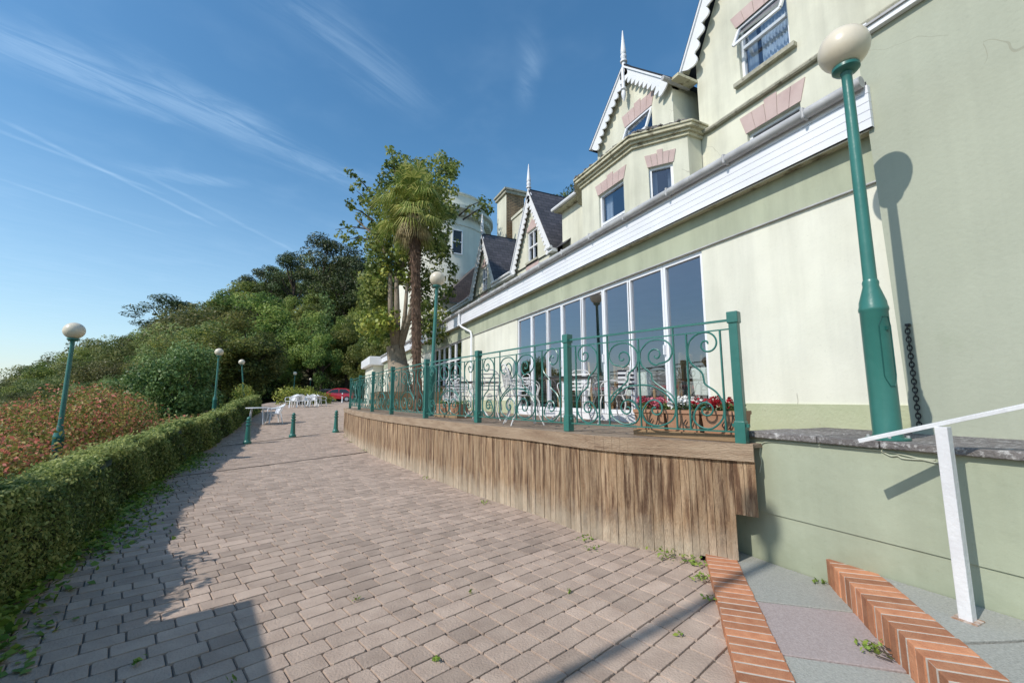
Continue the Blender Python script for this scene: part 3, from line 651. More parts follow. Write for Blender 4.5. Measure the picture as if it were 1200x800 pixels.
# ================================================================== PLASTIC FURNITURE
def make_pchair():
    t = thing('plastic_chair', '', 'chair')
    m = MB(); m.prism([(-.21, -.22, .42), (.21, -.22, .42), (.23, .22, .44), (-.23, .22, .44)], (0, 0, -.03)); m.build('seat', M['plastic'], t, bevel=.01)
    m = MB()
    n = 9
    for k in range(n):
        a0, a1 = PI * (.06 + .88 * k / n), PI * (.06 + .88 * (k + .72) / n)
        for z0, z1, r0, r1 in ((.44, .82, .23, .27),):
            vs = [(r * math.cos(a), -.04 - r * math.sin(a) * .95 - (z - .44) * .25, z - .1 * abs(math.cos(a)) ** 2 * (z > .6)) for z, r in ((z0, r0), (z1, r1)) for a in (a0, a1)]
            m.add(vs + [(x * .93, y + .02, z) for x, y, z in vs], [(0, 1, 3, 2), (4, 6, 7, 5), (0, 2, 6, 4), (1, 5, 7, 3), (2, 3, 7, 6), (0, 4, 5, 1)])
    m.tube([(.27 * math.cos(a), -.14 - .27 * math.sin(a) * .95, .83 - .13 * math.cos(a) ** 2) for a in [PI * k / 14 for k in range(15)]], .018, 6)
    m.build('backrest', M['plastic'], t)
    for sx_ in (-1, 1):
        m = MB(); m.tube([(sx_ * .28, -.16, .69), (sx_ * .29, .05, .66), (sx_ * .28, .2, .64), (sx_ * .26, .22, .6), (sx_ * .25, .22, .44)], .02, 6); m.build('armrest', M['plastic'], t, smooth=True)
        for sy in (-1, 1):
            m = MB(); m.bar((sx_ * .22, sy * .20, .42), (sx_ * .27, sy * .27, 0), .055, .03); m.build('leg', M['plastic'], t)
    return t
def make_ptable():
    t = thing('plastic_table', '', 'table')
    m = MB(); m.lathe([(.02, .69), (.42, .69), (.45, .70), (.45, .725), (.42, .73), (.02, .728)], 24); m.build('tabletop', M['plastic'], t)
    for k in range(4):
        a = PI / 4 + k * PI / 2; m = MB(); m.bar((.30 * math.cos(a), .30 * math.sin(a), .69), (.38 * math.cos(a), .38 * math.sin(a), 0), .07, .03); m.build('leg', M['plastic'], t)
    return t
def onz(x, y): return drive_z(x, y) + .002
pt0 = make_ptable(); pt0.location = (-2.0, 21.6, onz(0, 21.6)); pt0['label'] = 'white plastic garden table nearest the bollards beside the hedge'; pt0['group'] = 'white plastic tables'
pc0 = make_pchair(); pc0.location = (-1.35, 21.9, onz(0, 21.9)); pc0.rotation_euler = (0, 0, 1.9); pc0['label'] = 'white plastic armchair drawn up to the nearest plastic table'; pc0['group'] = 'white plastic chairs'
g = 'white plastic chairs'
far = [(-1.05, 31.0, 2.2, 'white plastic armchair leftmost in the far seating group'), (-.55, 31.6, .3, 'white plastic armchair second from left in the far seating group'),
       (-.1, 31.9, -2.0, 'white plastic armchair before the middle of the far seating group'), (.25, 32.9, -1.4, 'white plastic armchair between the two far plastic tables'),
       (-.9, 33.8, 2.8, 'white plastic armchair behind the left far plastic table'), (.9, 33.9, -1.6, 'white plastic armchair rightmost in the far seating group'), (.2, 34.6, 3.0, 'white plastic armchair behind the right far plastic table')]
for x, y, r, lb in far: dup(pc0, (x, y, onz(x, y)), r, lb, g)
dup(pt0, (-.55, 32.7, onz(0, 32.7)), .4, 'white plastic garden table on the left of the far seating group')
dup(pt0, (.45, 33.7, onz(0, 33.7)), .9, 'white plastic garden table on the right of the far seating group')

# ================================================================== CARS AND POSTS
def make_car(label, paint, loc, rz, cat='car'):
    t = thing('parked_car', label, cat, loc, rz)
    prof = [(-1.9, .35), (-1.92, .62), (-1.72, .86), (-1.0, .96), (-.35, 1.38), (.1, 1.47), (1.05, 1.44), (1.62, 1.12), (1.86, .92), (1.9, .5), (1.82, .3)]
    m = MB()
    n = len(prof); W = .82
    def wd(z): return W if z < .95 else W - (z - .95) * .32
    vs = [(x, -wd(z), z) for x, z in prof] + [(x, wd(z), z) for x, z in prof]
    fs = [tuple(range(n)), tuple(range(2 * n - 1, n - 1, -1))] + [(i, i + n, (i + 1) % n + n, (i + 1) % n) for i in range(n)]
    m.add(vs, fs); b = m.build('body', paint, t, bevel=.05)
    for s in (-1, 1):
        m = MB(); zl = .98
        for poly in ([(-.85, zl), (-.36, 1.32), (.28, 1.39), (.28, zl)], [(.36, zl), (.36, 1.39), (1.0, 1.36), (1.42, 1.08), (1.3, zl)]):
            m.prism([(x, s * (wd(z) + .006), z) for x, z in poly], (0, -s * .02, 0))
        m.build('window', M['carglass'], t)
    m = MB(); m.prism([(-.98, -.68, 1.0), (-.98, .68, 1.0), (-.42, .6, 1.36), (-.42, -.6, 1.36)], (-.02, 0, .02)); m.build('windscreen', M['carglass'], t)
    for x in (-1.22, 1.18):
        for s in (-1, 1):
            R = Matrix.Rotation(PI / 2, 3, 'X'); w_ = MB(); w_.lathe([(.2, -.1), (.31, -.09), (.31, .09), (.2, .1)], 20, (x, s * .76, .31), R); w = w_.build('wheel', M['tyre'], t)
            r_ = MB(); r_.lathe([(.19, -.012), (.19, .012)], 16, (x, s * .865, .31), R); r_.build('rim', M['rim'], w)
    for s in (-1, 1):
        m = MB(); m.obox((-1.83, s * .58, .70), (.12, .3, .14)); m.build('headlight', M['globe'], t)
    m = MB(); m.obox((-1.9, 0, .42), (.1, 1.3, .16)); m.build('bumper', M['dark'], t)
    return t
make_car('small red hatchback parked at the far end of the drive', M['red'], (2.75, 50.2, onz(0, 50)), -.30)
make_car('dark car half hidden behind the red hatchback at the far end', M['darkcar'], (1.9, 55.5, onz(0, 55)), -.5)
def cone_post(loc, label):
    t = thing('barrier_post', label, 'post', loc, group='white posts before the cars')
    m = MB(); m.lathe([(.09, 0), (.09, .05), (.06, .07), (.055, .9), (.03, .94)], 14); m.build('shaft', M['white'], t, smooth=True)
    m = MB(); m.lathe([(.062, .62), (.062, .80)], 14); m.build('reflective_band', M['redband'], t)
cone_post((1.42, 46.2, onz(0, 46)), 'white post with red band standing before the front of the red car')
cone_post((2.98, 45.8, onz(0, 46)), 'white post with red band standing before the rear of the red car')
# ================================================================== HOTEL HELPERS
class Fr:
    """facade frame: u along the wall, w up, d outward"""
    def __init__(s, p, u, n): s.p = Vector(p); s.u = Vector(u).normalized(); s.n = Vector(n).normalized()
    def __call__(s, u, w, d=0): return s.p + s.u * u + s.n * d + Vector((0, 0, w))
def fbox(m, F, u0, u1, w0, w1, d0, d1, a=.5):
    vs = [F(u, w, d) for w in (w0, w1) for d in (d0, d1) for u in (u0, u1)]
    m.add(vs, [(0, 2, 3, 1), (4, 5, 7, 6), (0, 1, 5, 4), (2, 6, 7, 3), (0, 4, 6, 2), (1, 3, 7, 5)], a)
def fpoly(m, F, pts, d0, d1): m.prism([F(u, w, d0) for u, w in pts], F.n * (d1 - d0))
def wall_holes(m, F, u0, u1, w0, w1, holes, depth=.14):
    us = sorted({u0, u1, *[h[0] for h in holes], *[h[1] for h in holes]}); ws = sorted({w0, w1, *[h[2] for h in holes], *[h[3] for h in holes]})
    for a, b in zip(us, us[1:]):
        for c, d in zip(ws, ws[1:]):
            if any(h[0] <= (a + b) / 2 <= h[1] and h[2] <= (c + d) / 2 <= h[3] for h in holes): continue
            m.add([F(a, c), F(b, c), F(b, d), F(a, d)], [(0, 1, 2, 3)])
    for h in holes:
        a, b, c, d = h[:4]
        for p, q in (((a, c), (b, c)), ((b, c), (b, d)), ((b, d), (a, d)), ((a, d), (a, c))):
            m.add([F(*p), F(*q), F(q[0], q[1], -depth), F(p[0], p[1], -depth)], [(0, 1, 2, 3)])
def window(root, O, F, u0, u1, w0, w1, depth=.14, transom=None, mull=(), sill=True, curtain=True, lintel=None, fr=.055, open_top=False, bars=False, label=None):
    m = MB(O); d1 = -depth + .07; d0 = -depth + .005; e = .001
    fbox(m, F, u0 + e, u0 + fr, w0 + e, w1 - e, d0, d1); fbox(m, F, u1 - fr, u1 - e, w0 + e, w1 - e, d0, d1)
    fbox(m, F, u0 + fr, u1 - fr, w0 + e, w0 + fr, d0, d1); fbox(m, F, u0 + fr, u1 - fr, w1 - fr, w1 - e, d0, d1)
    if transom: fbox(m, F, u0 + fr, u1 - fr, transom - fr * .5, transom + fr * .5, d0, d1 + .004)
    for mu in mull: fbox(m, F, mu - .02, mu + .02, w0 + fr, w1 - fr, d0 + .004, d1 - .004)
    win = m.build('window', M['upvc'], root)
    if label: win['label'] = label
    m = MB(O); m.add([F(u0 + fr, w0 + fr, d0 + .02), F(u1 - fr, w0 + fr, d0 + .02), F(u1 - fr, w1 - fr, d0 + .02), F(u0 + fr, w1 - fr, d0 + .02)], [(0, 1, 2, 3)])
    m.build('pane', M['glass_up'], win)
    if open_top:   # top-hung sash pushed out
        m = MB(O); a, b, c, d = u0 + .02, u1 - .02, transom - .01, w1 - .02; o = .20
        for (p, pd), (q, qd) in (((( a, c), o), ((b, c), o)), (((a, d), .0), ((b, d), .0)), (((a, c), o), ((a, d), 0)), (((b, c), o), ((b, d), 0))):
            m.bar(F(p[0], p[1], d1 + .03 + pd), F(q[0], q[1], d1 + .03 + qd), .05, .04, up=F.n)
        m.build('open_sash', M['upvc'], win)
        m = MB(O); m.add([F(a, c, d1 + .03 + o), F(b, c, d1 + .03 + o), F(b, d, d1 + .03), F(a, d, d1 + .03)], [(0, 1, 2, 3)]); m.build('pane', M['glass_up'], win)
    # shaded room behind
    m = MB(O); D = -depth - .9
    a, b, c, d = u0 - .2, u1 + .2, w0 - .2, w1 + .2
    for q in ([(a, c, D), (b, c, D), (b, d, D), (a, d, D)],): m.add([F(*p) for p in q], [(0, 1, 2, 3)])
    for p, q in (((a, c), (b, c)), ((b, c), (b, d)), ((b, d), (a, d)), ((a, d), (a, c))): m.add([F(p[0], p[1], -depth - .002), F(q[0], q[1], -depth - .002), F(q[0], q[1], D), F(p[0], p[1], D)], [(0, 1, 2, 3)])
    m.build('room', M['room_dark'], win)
    if curtain:
        m = MB(O); n = 46
        def cu(ua, ub, wa, wb):
            P_ = []
            for k in range(n + 1):
                u = ua + (ub - ua) * k / n; dd = -depth - .10 + .022 * math.sin(k * 1.35) + .01 * math.sin(k * .6)
                P_ += [F(u, wa, dd), F(u, wb, dd)]
            m.add(P_, [(2 * k, 2 * k + 2, 2 * k + 3, 2 * k + 1) for k in range(n)])
        if curtain == 'sides': w_ = (u1 - u0) * .28; cu(u0 + .03, u0 + w_, w0, w1); cu(u1 - w_, u1 - .03, w0, w1)
        else: cu(u0 + .03, u0 + (u1 - u0) * .68, w0, w1); cu(u0 + (u1 - u0) * .76, u1 - .02, w0, w1)
        m.build('curtain', M['curtain'], win, smooth=True)
    if sill:
        m = MB(O); fbox(m, F, u0 - .1, u1 + .1, w0 - .085, w0 - .003, -.02, .09); m.build('sill', M['stone'], win, bevel=.006)
    if lintel:
        h = lintel; n = 5; m = MB(O); sp = .10
        for k in range(n):
            a0, a1 = u0 - .02 + (u1 - u0 + .04) * k / n, u0 - .02 + (u1 - u0 + .04) * (k + 1) / n
            t0 = a0 + (a0 - (u0 + u1) / 2) * sp * 2; t1 = a1 + (a1 - (u0 + u1) / 2) * sp * 2
            hh = h + (.07 if k == 2 else 0)
            fpoly(m, F, [(a0 + .004, w1 + .004), (a1 - .004, w1 + .004), (t1 - .004, w1 + hh), (t0 + .004, w1 + hh)], .001, .014)
        m.build('lintel', M['pink'], win)
    return win
def gable_trim(root, O, F, uc, half, zt, za, board=.20, roof_back=2.0, roofmat='slate', over=.28, pendant=False, wall_d=0.0, finial=True, scal=.19):
    """barge boards with scalloped edge, finial, and the two roof slopes running back"""
    L = math.hypot(half, za - zt); ex, ez = half / L, (za - zt) / L
    for s in (-1, 1):
        m = MB(O); n = max(5, int(L / scal)); top = []; pts = []
        nx, nz = -s * ez * 1, -ex        # inward-down normal of the board in (u, w)
        def Q(l, k): return (uc + s * half - s * ex * l + nx * k, zt + ez * l - ex * k)
        up = [Q(0, 0), Q(L, 0)]; low = []
        for i in range(n):
            for q in range(6):
                l = L - (i + q / 6) * L / n
                low.append(Q(max(l, 0), board * .62 + board * .5 * abs(math.sin(PI * q / 6)) + (0 if l > .3 else board * .25)))
        low.append(Q(0, board * .62))
        # build as strips so the outline stays clean
        N_ = len(low)
        for i in range(N_ - 1):
            l0 = L - L * i / (N_ - 1); l1 = L - L * (i + 1) / (N_ - 1)
            fpoly(m, F, [Q(l0, 0), Q(l1, 0), low[i + 1], low[i]], over + wall_d, over + wall_d - .035)
        m.build('bargeboard', M['white'], root)
        m = MB(O)
        fpoly(m, F, [Q(-.05, -.035), Q(L, -.035), Q(L, .002), Q(-.05, .002)], over + wall_d + .03, over + wall_d - .07)
        m.build('verge_moulding', M['white'], root)
        # roof slope
        m = MB(O); a = Q(-.08, -.045); b = Q(L, -.045); dA, dB = over + wall_d + .02, -roof_back
        dB0, dB1 = dB if not isinstance(roof_back, tuple) else -roof_back[0], dB if not isinstance(roof_back, tuple) else -roof_back[1]
        V = [F(a[0], a[1], dA), F(b[0], b[1], dA), F(b[0], b[1], dB1), F(a[0], a[1], dB0)]
        up_ = Vector((0, 0, .035)); V2 = [v + up_ for v in V]
        L2 = L + .08
        m.add(V + V2, [(0, 3, 2, 1), (4, 5, 6, 7), (0, 1, 5, 4), (1, 2, 6, 5), (2, 3, 7, 6), (3, 0, 4, 7)], .5,
              [[(0, 0)] * 4, [(0, 0), (0, L2), (dA - dB1, L2), (dA - dB0, 0)]] + [[(0, 0)] * 4] * 4)
        m.build('roof', M[roofmat], root)
        # soffit
        m = MB(O); c = Q(-.02, .006); e = Q(L, .006); m.add([F(c[0], c[1], over + wall_d - .04), F(e[0], e[1], over + wall_d - .04), F(e[0], e[1], wall_d - .02), F(c[0], c[1], wall_d - .02)], [(0, 1, 2, 3)]); m.build('soffit', M['cornice'], root)
    m = MB(O); fr = F(uc, za, over + wall_d - .02)
    m.bar(F(uc, za - .02, over + wall_d - .02), F(uc, za + .06, -roof_back if not isinstance(roof_back, tuple) else -roof_back[1]), .09, .05) if False else None
    rb = roof_back if not isinstance(roof_back, tuple) else roof_back[1]
    m.tube([F(uc, za + .06, over + wall_d), F(uc, za + .06, -rb)], .05, 8); m.build('ridge', M['slate'], root)
    if finial:
        m = MB(O); m.lathe([(.05, -.15), (.05, .12), (.085, .14), (.085, .18), (.05, .20), (.075, .28), (.075, .31), (.05, .34), (.07, .38), (.065, .45), (.012, .98), (.004, 1.0)], 12, fr); m.build('finial', M['white'], root, smooth=True)
        if pendant: m = MB(O); m.lathe([(.04, .05), (.045, -.45), (.075, -.47), (.075, -.5), (.04, -.52), (.06, -.6), (.05, -.68), (.01, -.8)], 12, F(uc, za - .1, over + wall_d + .02)); m.build('pendant', M['white'], root, smooth=True)

# ================================================================== GROUND-FLOOR EXTENSION
O = Vector((4.95, 10, 1.08))
ext = thing('hotel_extension', 'long cream single storey restaurant with white clad eaves and folding glass doors', 'building', O)
FX = Fr((4.95, 0, 0), (0, 1, 0), (-1, 0, 0))
DY = [4.15, 4.92, 5.73, 6.46, 7.18, 7.95, 8.60, 9.38, 10.16]
holes = [(4.15, 10.16, 1.20, 3.58), (14.85, 18.7, 1.2, 3.62), (24, 27.5, 1.6, 3.4)]
m = MB(O); wall_holes(m, FX, 1.95, 33, 1.42, 3.60, [(a, b, max(c, 1.42), d) for a, b, c, d in holes], .13)
m.build('wall', M['cream'], ext)
m = MB(O)
for a, b in ((1.95, 4.15), (10.16, 14.85), (18.7, 33)): m = MB(O); fbox(m, FX, a, b, 0, 1.42, -.1, .018); m.build('plinth', M['band'], ext)
for a, b in ((4.15, 10.16), (14.85, 18.7)): m = MB(O); fbox(m, FX, a, b, .9, 1.195, -.3, .03); m.build('threshold', M['white'], ext)
m = MB(O); fbox(m, FX, 1.98, 33.1, 3.60, 4.10, -.05, .028); m.build('frieze', M['frieze'], ext)
m = MB(O); fbox(m, FX, 1.98, 33.1, 3.588, 3.602, 0, .036); m.build('frieze_drip', M['gutter'], ext)
m = MB(O)
for k in range(5):
    fbox(m, FX, 1.955, 33.3, 4.075 + k * .088, 4.075 + k * .088 + .081, .16, .20)
fbox(m, FX, 1.957, 33.3, 4.075, 4.51, .13, .192)
m.build('fascia', M['fascia'], ext)
m = MB(O); fbox(m, FX, 1.96, 33.3, 4.078, 4.10, .03, .158); m.build('soffit', M['cornice'], ext)
m = MB(O); m.tube([FX(1.97, 4.53, .255), FX(33.3, 4.53, .255)], .058, 10); 
m.build('gutter', M['gutter'], ext, smooth=True)
m = MB(O)
for k in range(30): y = 2.5 + k * .98; m = MB(O); m.obox(FX(y, 4.527, .255), (.128, .035, .132)); m.build('gutter_bracket', M['gutter'], ext, bevel=.02)
m = MB(O); fbox(m, FX, 1.98, 33.3, 4.54, 4.575, -2.0, .15); m.build('flat_roof', M['slate'], ext)
# folding doors: one leaf per bay
gl = []
for i, (a, b) in enumerate(zip(DY, DY[1:])):
    m = MB(O); f = .045 if i not in (0, 7) else .05; z0, z1 = 1.205, 3.575; d0, d1 = -.09, -.02
    for u0, u1, w0, w1 in ((a + .003, a + f, z0, z1), (b - f, b - .003, z0, z1), (a + f, b - f, z0, z0 + .075), (a + f, b - f, z1 - .06, z1)): fbox(m, FX, u0, u1, w0, w1, d0, d1)
    lf = m.build('door_leaf', M['upvc'], ext)
    m = MB(O); m.add([FX(a + f, z0 + .075, -.055), FX(b - f, z0 + .075, -.055), FX(b - f, z1 - .06, -.055), FX(a + f, z1 - .06, -.055)], [(0, 1, 2, 3)]); m.build('pane', M['glass'], lf)
    if i % 2: m = MB(O); fbox(m, FX, a + .012, a + .035, 2.15, 2.30, d1, d1 + .04); m.build('handle', M['upvc'], lf)
m = MB(O)
for u in DY[2:-1:2]: m = MB(O); fbox(m, FX, u - .004, u + .004, 1.3, 3.5, -.02, -.012); m.build('door_seal', M['dark'], ext)
# second set of french windows with small panes
ys2 = [14.85, 15.65, 16.45, 17.2, 17.95, 18.7]
for i, (a, b) in enumerate(zip(ys2, ys2[1:])):
    m = MB(O); f = .07; z0, z1 = 1.205, 3.615; d0, d1 = -.10, -.03
    for u0, u1, w0, w1 in ((a + .003, a + f, z0, z1), (b - f, b - .003, z0, z1), (a + f, b - f, z0, z0 + .25), (a + f, b - f, z1 - .07, z1), (a + f, b - f, 2.9, 2.96), (a + f, b - f, 2.2, 2.23)): fbox(m, FX, u0, u1, w0, w1, d0, d1)
    lf = m.build('french_door', M['upvc'], ext)
    m = MB(O); m.add([FX(a + f, z0 + .25, -.06), FX(b - f, z0 + .25, -.06), FX(b - f, z1 - .07, -.06), FX(a + f, z1 - .07, -.06)], [(0, 1, 2, 3)]); m.build('pane', M['glass'], lf)
m = MB(O); m.tube([FX(14.35, 4.45, .26), FX(14.35, 4.1, .26), FX(14.25, 3.98, .2), FX(13.6, 3.72, .09), FX(13.5, 3.6, .09), FX(13.5, 1.15, .09)], .04, 10); m.build('downpipe', M['white'], ext, smooth=True)
# small window far and dining room shell
m = MB(O)
fbox(m, FX, 24, 27.5, 1.6, 3.4, -.12, -.06); m.build('far_window', M['carglass'], ext)
m = MB(O); X0, X1, Ya, Yb, Z0, Z1 = 5.10, 10.6, 3.2, 20.5, 1.19, 3.9
m.add([(X1, Ya, Z0), (X1, Yb, Z0), (X1, Yb, Z1), (X1, Ya, Z1)], [(0, 1, 2, 3)]); m.add([(X0, Ya, Z0), (X1, Ya, Z0), (X1, Ya, Z1), (X0, Ya, Z1)], [(0, 1, 2, 3)]); m.add([(X0, Yb, Z0), (X1, Yb, Z0), (X1, Yb, Z1), (X0, Yb, Z1)], [(0, 1, 2, 3)])
m.add([(X0, Ya, Z1), (X1, Ya, Z1), (X1, Yb, Z1), (X0, Yb, Z1)], [(0, 1, 2, 3)])
for a, b in ((Ya, 4.1), (10.2, 14.8), (18.75, Yb)): m.add([(X0, a, Z0), (X0, b, Z0), (X0, b, Z1), (X0, a, Z1)], [(0, 1, 2, 3)])
m.build('dining_room', M['room'], ext)
m = MB(O); m.add([(X0 - .02, Ya, Z0), (X1, Ya, Z0), (X1, Yb, Z0), (X0 - .02, Yb, Z0)], [(0, 1, 2, 3)]); m.build('dining_floor', M['carpet'], ext)
# white clad pavilion at the far end of the extension
m = MB(O); m.box(4.2, 4.9, 33.2, 38, .8, 3.9); m.build('pavilion_wall', M['cream'], ext)
m = MB(O); m.box(3.85, 5.2, 32.9, 38.2, 3.9, 4.55); m.build('pavilion_fascia', M['white'], ext, bevel=.05)

# ================================================================== MAIN HOTEL
O = Vector((8, 10, 4.6))
ht = thing('hotel_building', 'cream gabled victorian hotel with scalloped white bargeboards, finials and slate roofs', 'building', O)
# --- right gabled wing (front at X = 7)
FA = Fr((7.0, 0, 0), (0, 1, 0), (-1, 0, 0))
hA = [(3.84, 4.76, 7.33, 8.46), (3.78, 4.72, 4.9, 6.27)]
m = MB(O); wall_holes(m, FA, -4, 5.72, 4.3, 8.46, hA, .13)
fpoly(m, FA, [(-4, 8.46), (5.62, 8.46), (5.62, 8.55), (4.3, 11.1), (2.98, 8.55), (-4, 8.55)], 0, -.25)
m.add([(7, 5.72, 4.3), (9.5, 5.72, 4.3), (9.5, 5.72, 8.46), (7, 5.72, 8.46)], [(0, 1, 2, 3)])
m.build('gabled_wing_wall', M['cream_up'], ht)
window(ht, O, FA, *hA[0], transom=8.02, lintel=.27, open_top=True, label='upper window with its top sash pushed open')
window(ht, O, FA, *hA[1], lintel=.36, sill=False, curtain=False, transom=5.7)
gable_trim(ht, O, FA, 4.3, 1.62, 8.36, 11.35, board=.27, roof_back=2.6, over=.20, finial=True, scal=.27)
m = MB(O); m.tube(catmull([FA(6.0, 6.98, .35), FA(5.75, 6.96, .25), FA(5.62, 6.84, .07), FA(5.45, 6.80, .05), FA(5.2, 6.80, .05), FA(4, 6.80, .05), FA(2.0, 6.80, .05)], 4), .045, 8); m.build('string_pipe', M['stone'], ht, smooth=True)
m = MB(O); fbox(m, FA, -3, 2.75, 8.0, 8.12, .0, .55); fbox(m, FA, -3, 2.80, 8.12, 8.2, .0, .62); m.build('side_eaves', M['cornice'], ht)
m = MB(O); m.tube([FA(2.85, 8.2, .66), FA(-3, 8.2, .66)], .06, 10); m.build('gutter', M['gutter'], ht, smooth=True)
# --- canted bay with gable (bay front X = 5.95, gable wall X = 6.6)
bay = [(6.98, 5.70), (6.60, 5.70), (5.95, 6.56), (5.95, 8.46), (6.60, 9.32), (6.60, 9.35)]
m = MB(O)
def seg(p, q, nrm=None):
    p = Vector((p[0], p[1], 0)); q = Vector((q[0], q[1], 0)); u = (q - p).normalized(); n = Vector((-u.y, u.x, 0)); n = n if (n.x < 0 or (abs(n.x) < .01 and n.y < 0)) else -n
    return Fr(p, u, n), (q - p).length
Ff, Lf = seg(bay[2], bay[3]); Fc, Lc = seg(bay[1], bay[2]); Fl, Ll = seg(bay[3], bay[4]); Fs, Ls = seg(bay[0], bay[1])
fw = (.33, 1.22, 5.35, 6.22); cw = (.30, .78, 5.35, 6.22)
wall_holes(m, Ff, 0, Lf, 4.3, 6.73, [fw], .12); wall_holes(m, Fc, 0, Lc, 4.3, 6.73, [cw], .12); wall_holes(m, Fl, 0, Ll, 4.3, 6.73, [], .12); wall_holes(m, Fs, 0, Ls, 4.3, 6.73, [], .1)
m.build('bay_wall', M['cream_up'], ht)
window(ht, O, Ff, *fw, depth=.12, lintel=.27, curtain='sides', transom=5.5, sill=False)
window(ht, O, Fc, *cw, depth=.12, lintel=.27, curtain='sides', sill=False)
# moulded cornice round the bay: three stepped courses mitred at the corners
def ring(off):
    c = [(7.0 , 5.70 - off), (6.60 - off * .30, 5.70 - off), (5.95 - off, 6.56 - off * .45), (5.95 - off, 8.46 + off * .45), (6.60 - off * .3, 9.32 + off), (7.0, 9.32 + off)]
    return c
m = MB(O)
for z0, z1, off in ((6.71, 6.78, .05), (6.78, 6.84, .10), (6.84, 6.91, .16), (6.91, 6.95, .19)): m.prism([(x, y, z1) for x, y in ring(off)], (0, 0, z0 - z1))
m.build('bay_cornice', M['cornice'], ht, bevel=.006)
m = MB(O)
for k in range(60):
    e = rnd.choice((0, 1, 2)); t_ = rnd.random(); r_ = ring(.13 + rnd.random() * .05); p, q = r_[1 + e], r_[2 + e] if 2 + e < 6 else r_[5]
    x, y = p[0] + (q[0] - p[0]) * t_, p[1] + (q[1] - p[1]) * t_; m.obox((x + .08, y, 6.96 + .015), (rnd.uniform(.08, .2), rnd.uniform(.1, .22), rnd.uniform(.02, .05)), rnd.uniform(0, 3), rnd.uniform(-.2, .2), a=rnd.random())
m.prism([(x, y, 6.965) for x, y in ring(.1)], (0, 0, -.01)); m.build('bay_roof_slates', M['coping'], ht)
FB = Fr((6.6, 0, 0), (0, 1, 0), (-1, 0, 0)); gw = (6.62, 7.5, 7.2, 7.98)
m = MB(O); wall_holes(m, FB, 6.02, 8.62, 6.9, 7.98, [gw], .12); fpoly(m, FB, [(6.02, 7.98), (8.62, 7.98), (8.62, 8.05), (7.32, 9.32), (6.02, 8.05)], 0, -.2)
m.add([(6.6, 6.02, 6.8), (8.6, 6.02, 6.8), (8.6, 6.02, 8.1), (6.6, 6.02, 8.1)], [(0, 1, 2, 3)])
m.build('gable_wall', M['cream_up'], ht)
window(ht, O, FB, *gw, depth=.12, lintel=.33, sill=False, curtain=False, transom=7.42, open_top=True, label='gable window tilted open')
gable_trim(ht, O, FB, 7.32, 1.36, 8.06, 9.40, board=.24, roof_back=2.5, over=.15, pendant=True, scal=.16)
m = MB(O); m.box(6.45, 7.0, 5.70, 5.98, 8.0, 8.06); m.build('eaves_box', M['cornice'], ht)
m = MB(O); m.tube([(6.25, 5.93, 8.03), (7.0, 5.93, 8.03)], .05, 8); m.build('valley_gutter', M['gutter'], ht)
# --- lower wall strip left of the bay, with gutter and roof
FC = Fr((6.55, 0, 0), (0, 1, 0), (-1, 0, 0))
m = MB(O); wall_holes(m, FC, 9.3, 10.35, 4.3, 6.98, [], .1); m.add([(6.55, 10.35, 4.3), (9, 10.35, 4.3), (9, 10.35, 7.0), (6.55, 10.35, 7.0)], [(0, 1, 2, 3)]); m.build('link_wall', M['cream_up'], ht)
m = MB(O); fbox(m, FC, 9.1, 10.45, 6.96, 7.03, -.1, .22); m.build('eaves', M['cornice'], ht)
m = MB(O); m.tube([FC(8.9, 7.04, .25), FC(10.5, 7.04, .25)], .055, 8); m.build('gutter', M['white'], ht)
m = MB(O); V = [FC(8.6, 7.05, .2), FC(10.5, 7.05, .2), FC(10.5, 8.0, -1.8), FC(8.6, 8.0, -1.8)]; m.add(V, [(0, 1, 2, 3)], .5, [[(0, 0), (1.9, 0), (1.9, 2.1), (0, 2.1)]]); m.build('roof', M['slate'], ht)
# --- dormer range (front X = 6.3)
FD = Fr((6.4, 0, 0), (0, 1, 0), (-1, 0, 0))
m = MB(O); d1w = (11.62, 12.3, 5.95, 7.0); d2w = (15.95, 16.55, 5.9, 6.95); low = [(11.2, 12.75, 4.75, 5.55)]
wall_holes(m, FD, 10.4, 22, 4.3, 5.85, [(11.25, 12.7, 4.8, 5.5), (15.5, 17, 4.8, 5.5)], .12)
for c, h in ((11.96, d1w), (16.25, d2w)):
    a, b = c - 1.33, c + 1.33
    # triangular gable wall around its window, built from strips
    za, zt = 8.15, 5.85; sl = (za - zt) / 1.33
    zz = zt
    fpoly(m, FD, [(a, zt), (h[0], zt), (h[0], zt + sl * (h[0] - a))], 0, -.15)
    fpoly(m, FD, [(b, zt), (b - (b - h[1]), zt), (h[1], zt + sl * (b - h[1]))], 0, -.15)
    fpoly(m, FD, [(h[0], zt), (h[1], zt), (h[1], h[2]), (h[0], h[2])], 0, -.15)
    fpoly(m, FD, [(h[0], h[3]), (h[1], h[3]), (h[1], zt + sl * (b - h[1])), (c, za), (h[0], zt + sl * (h[0] - a))], 0, -.15)
m.build('dormer_wall', M['cream_up'], ht)
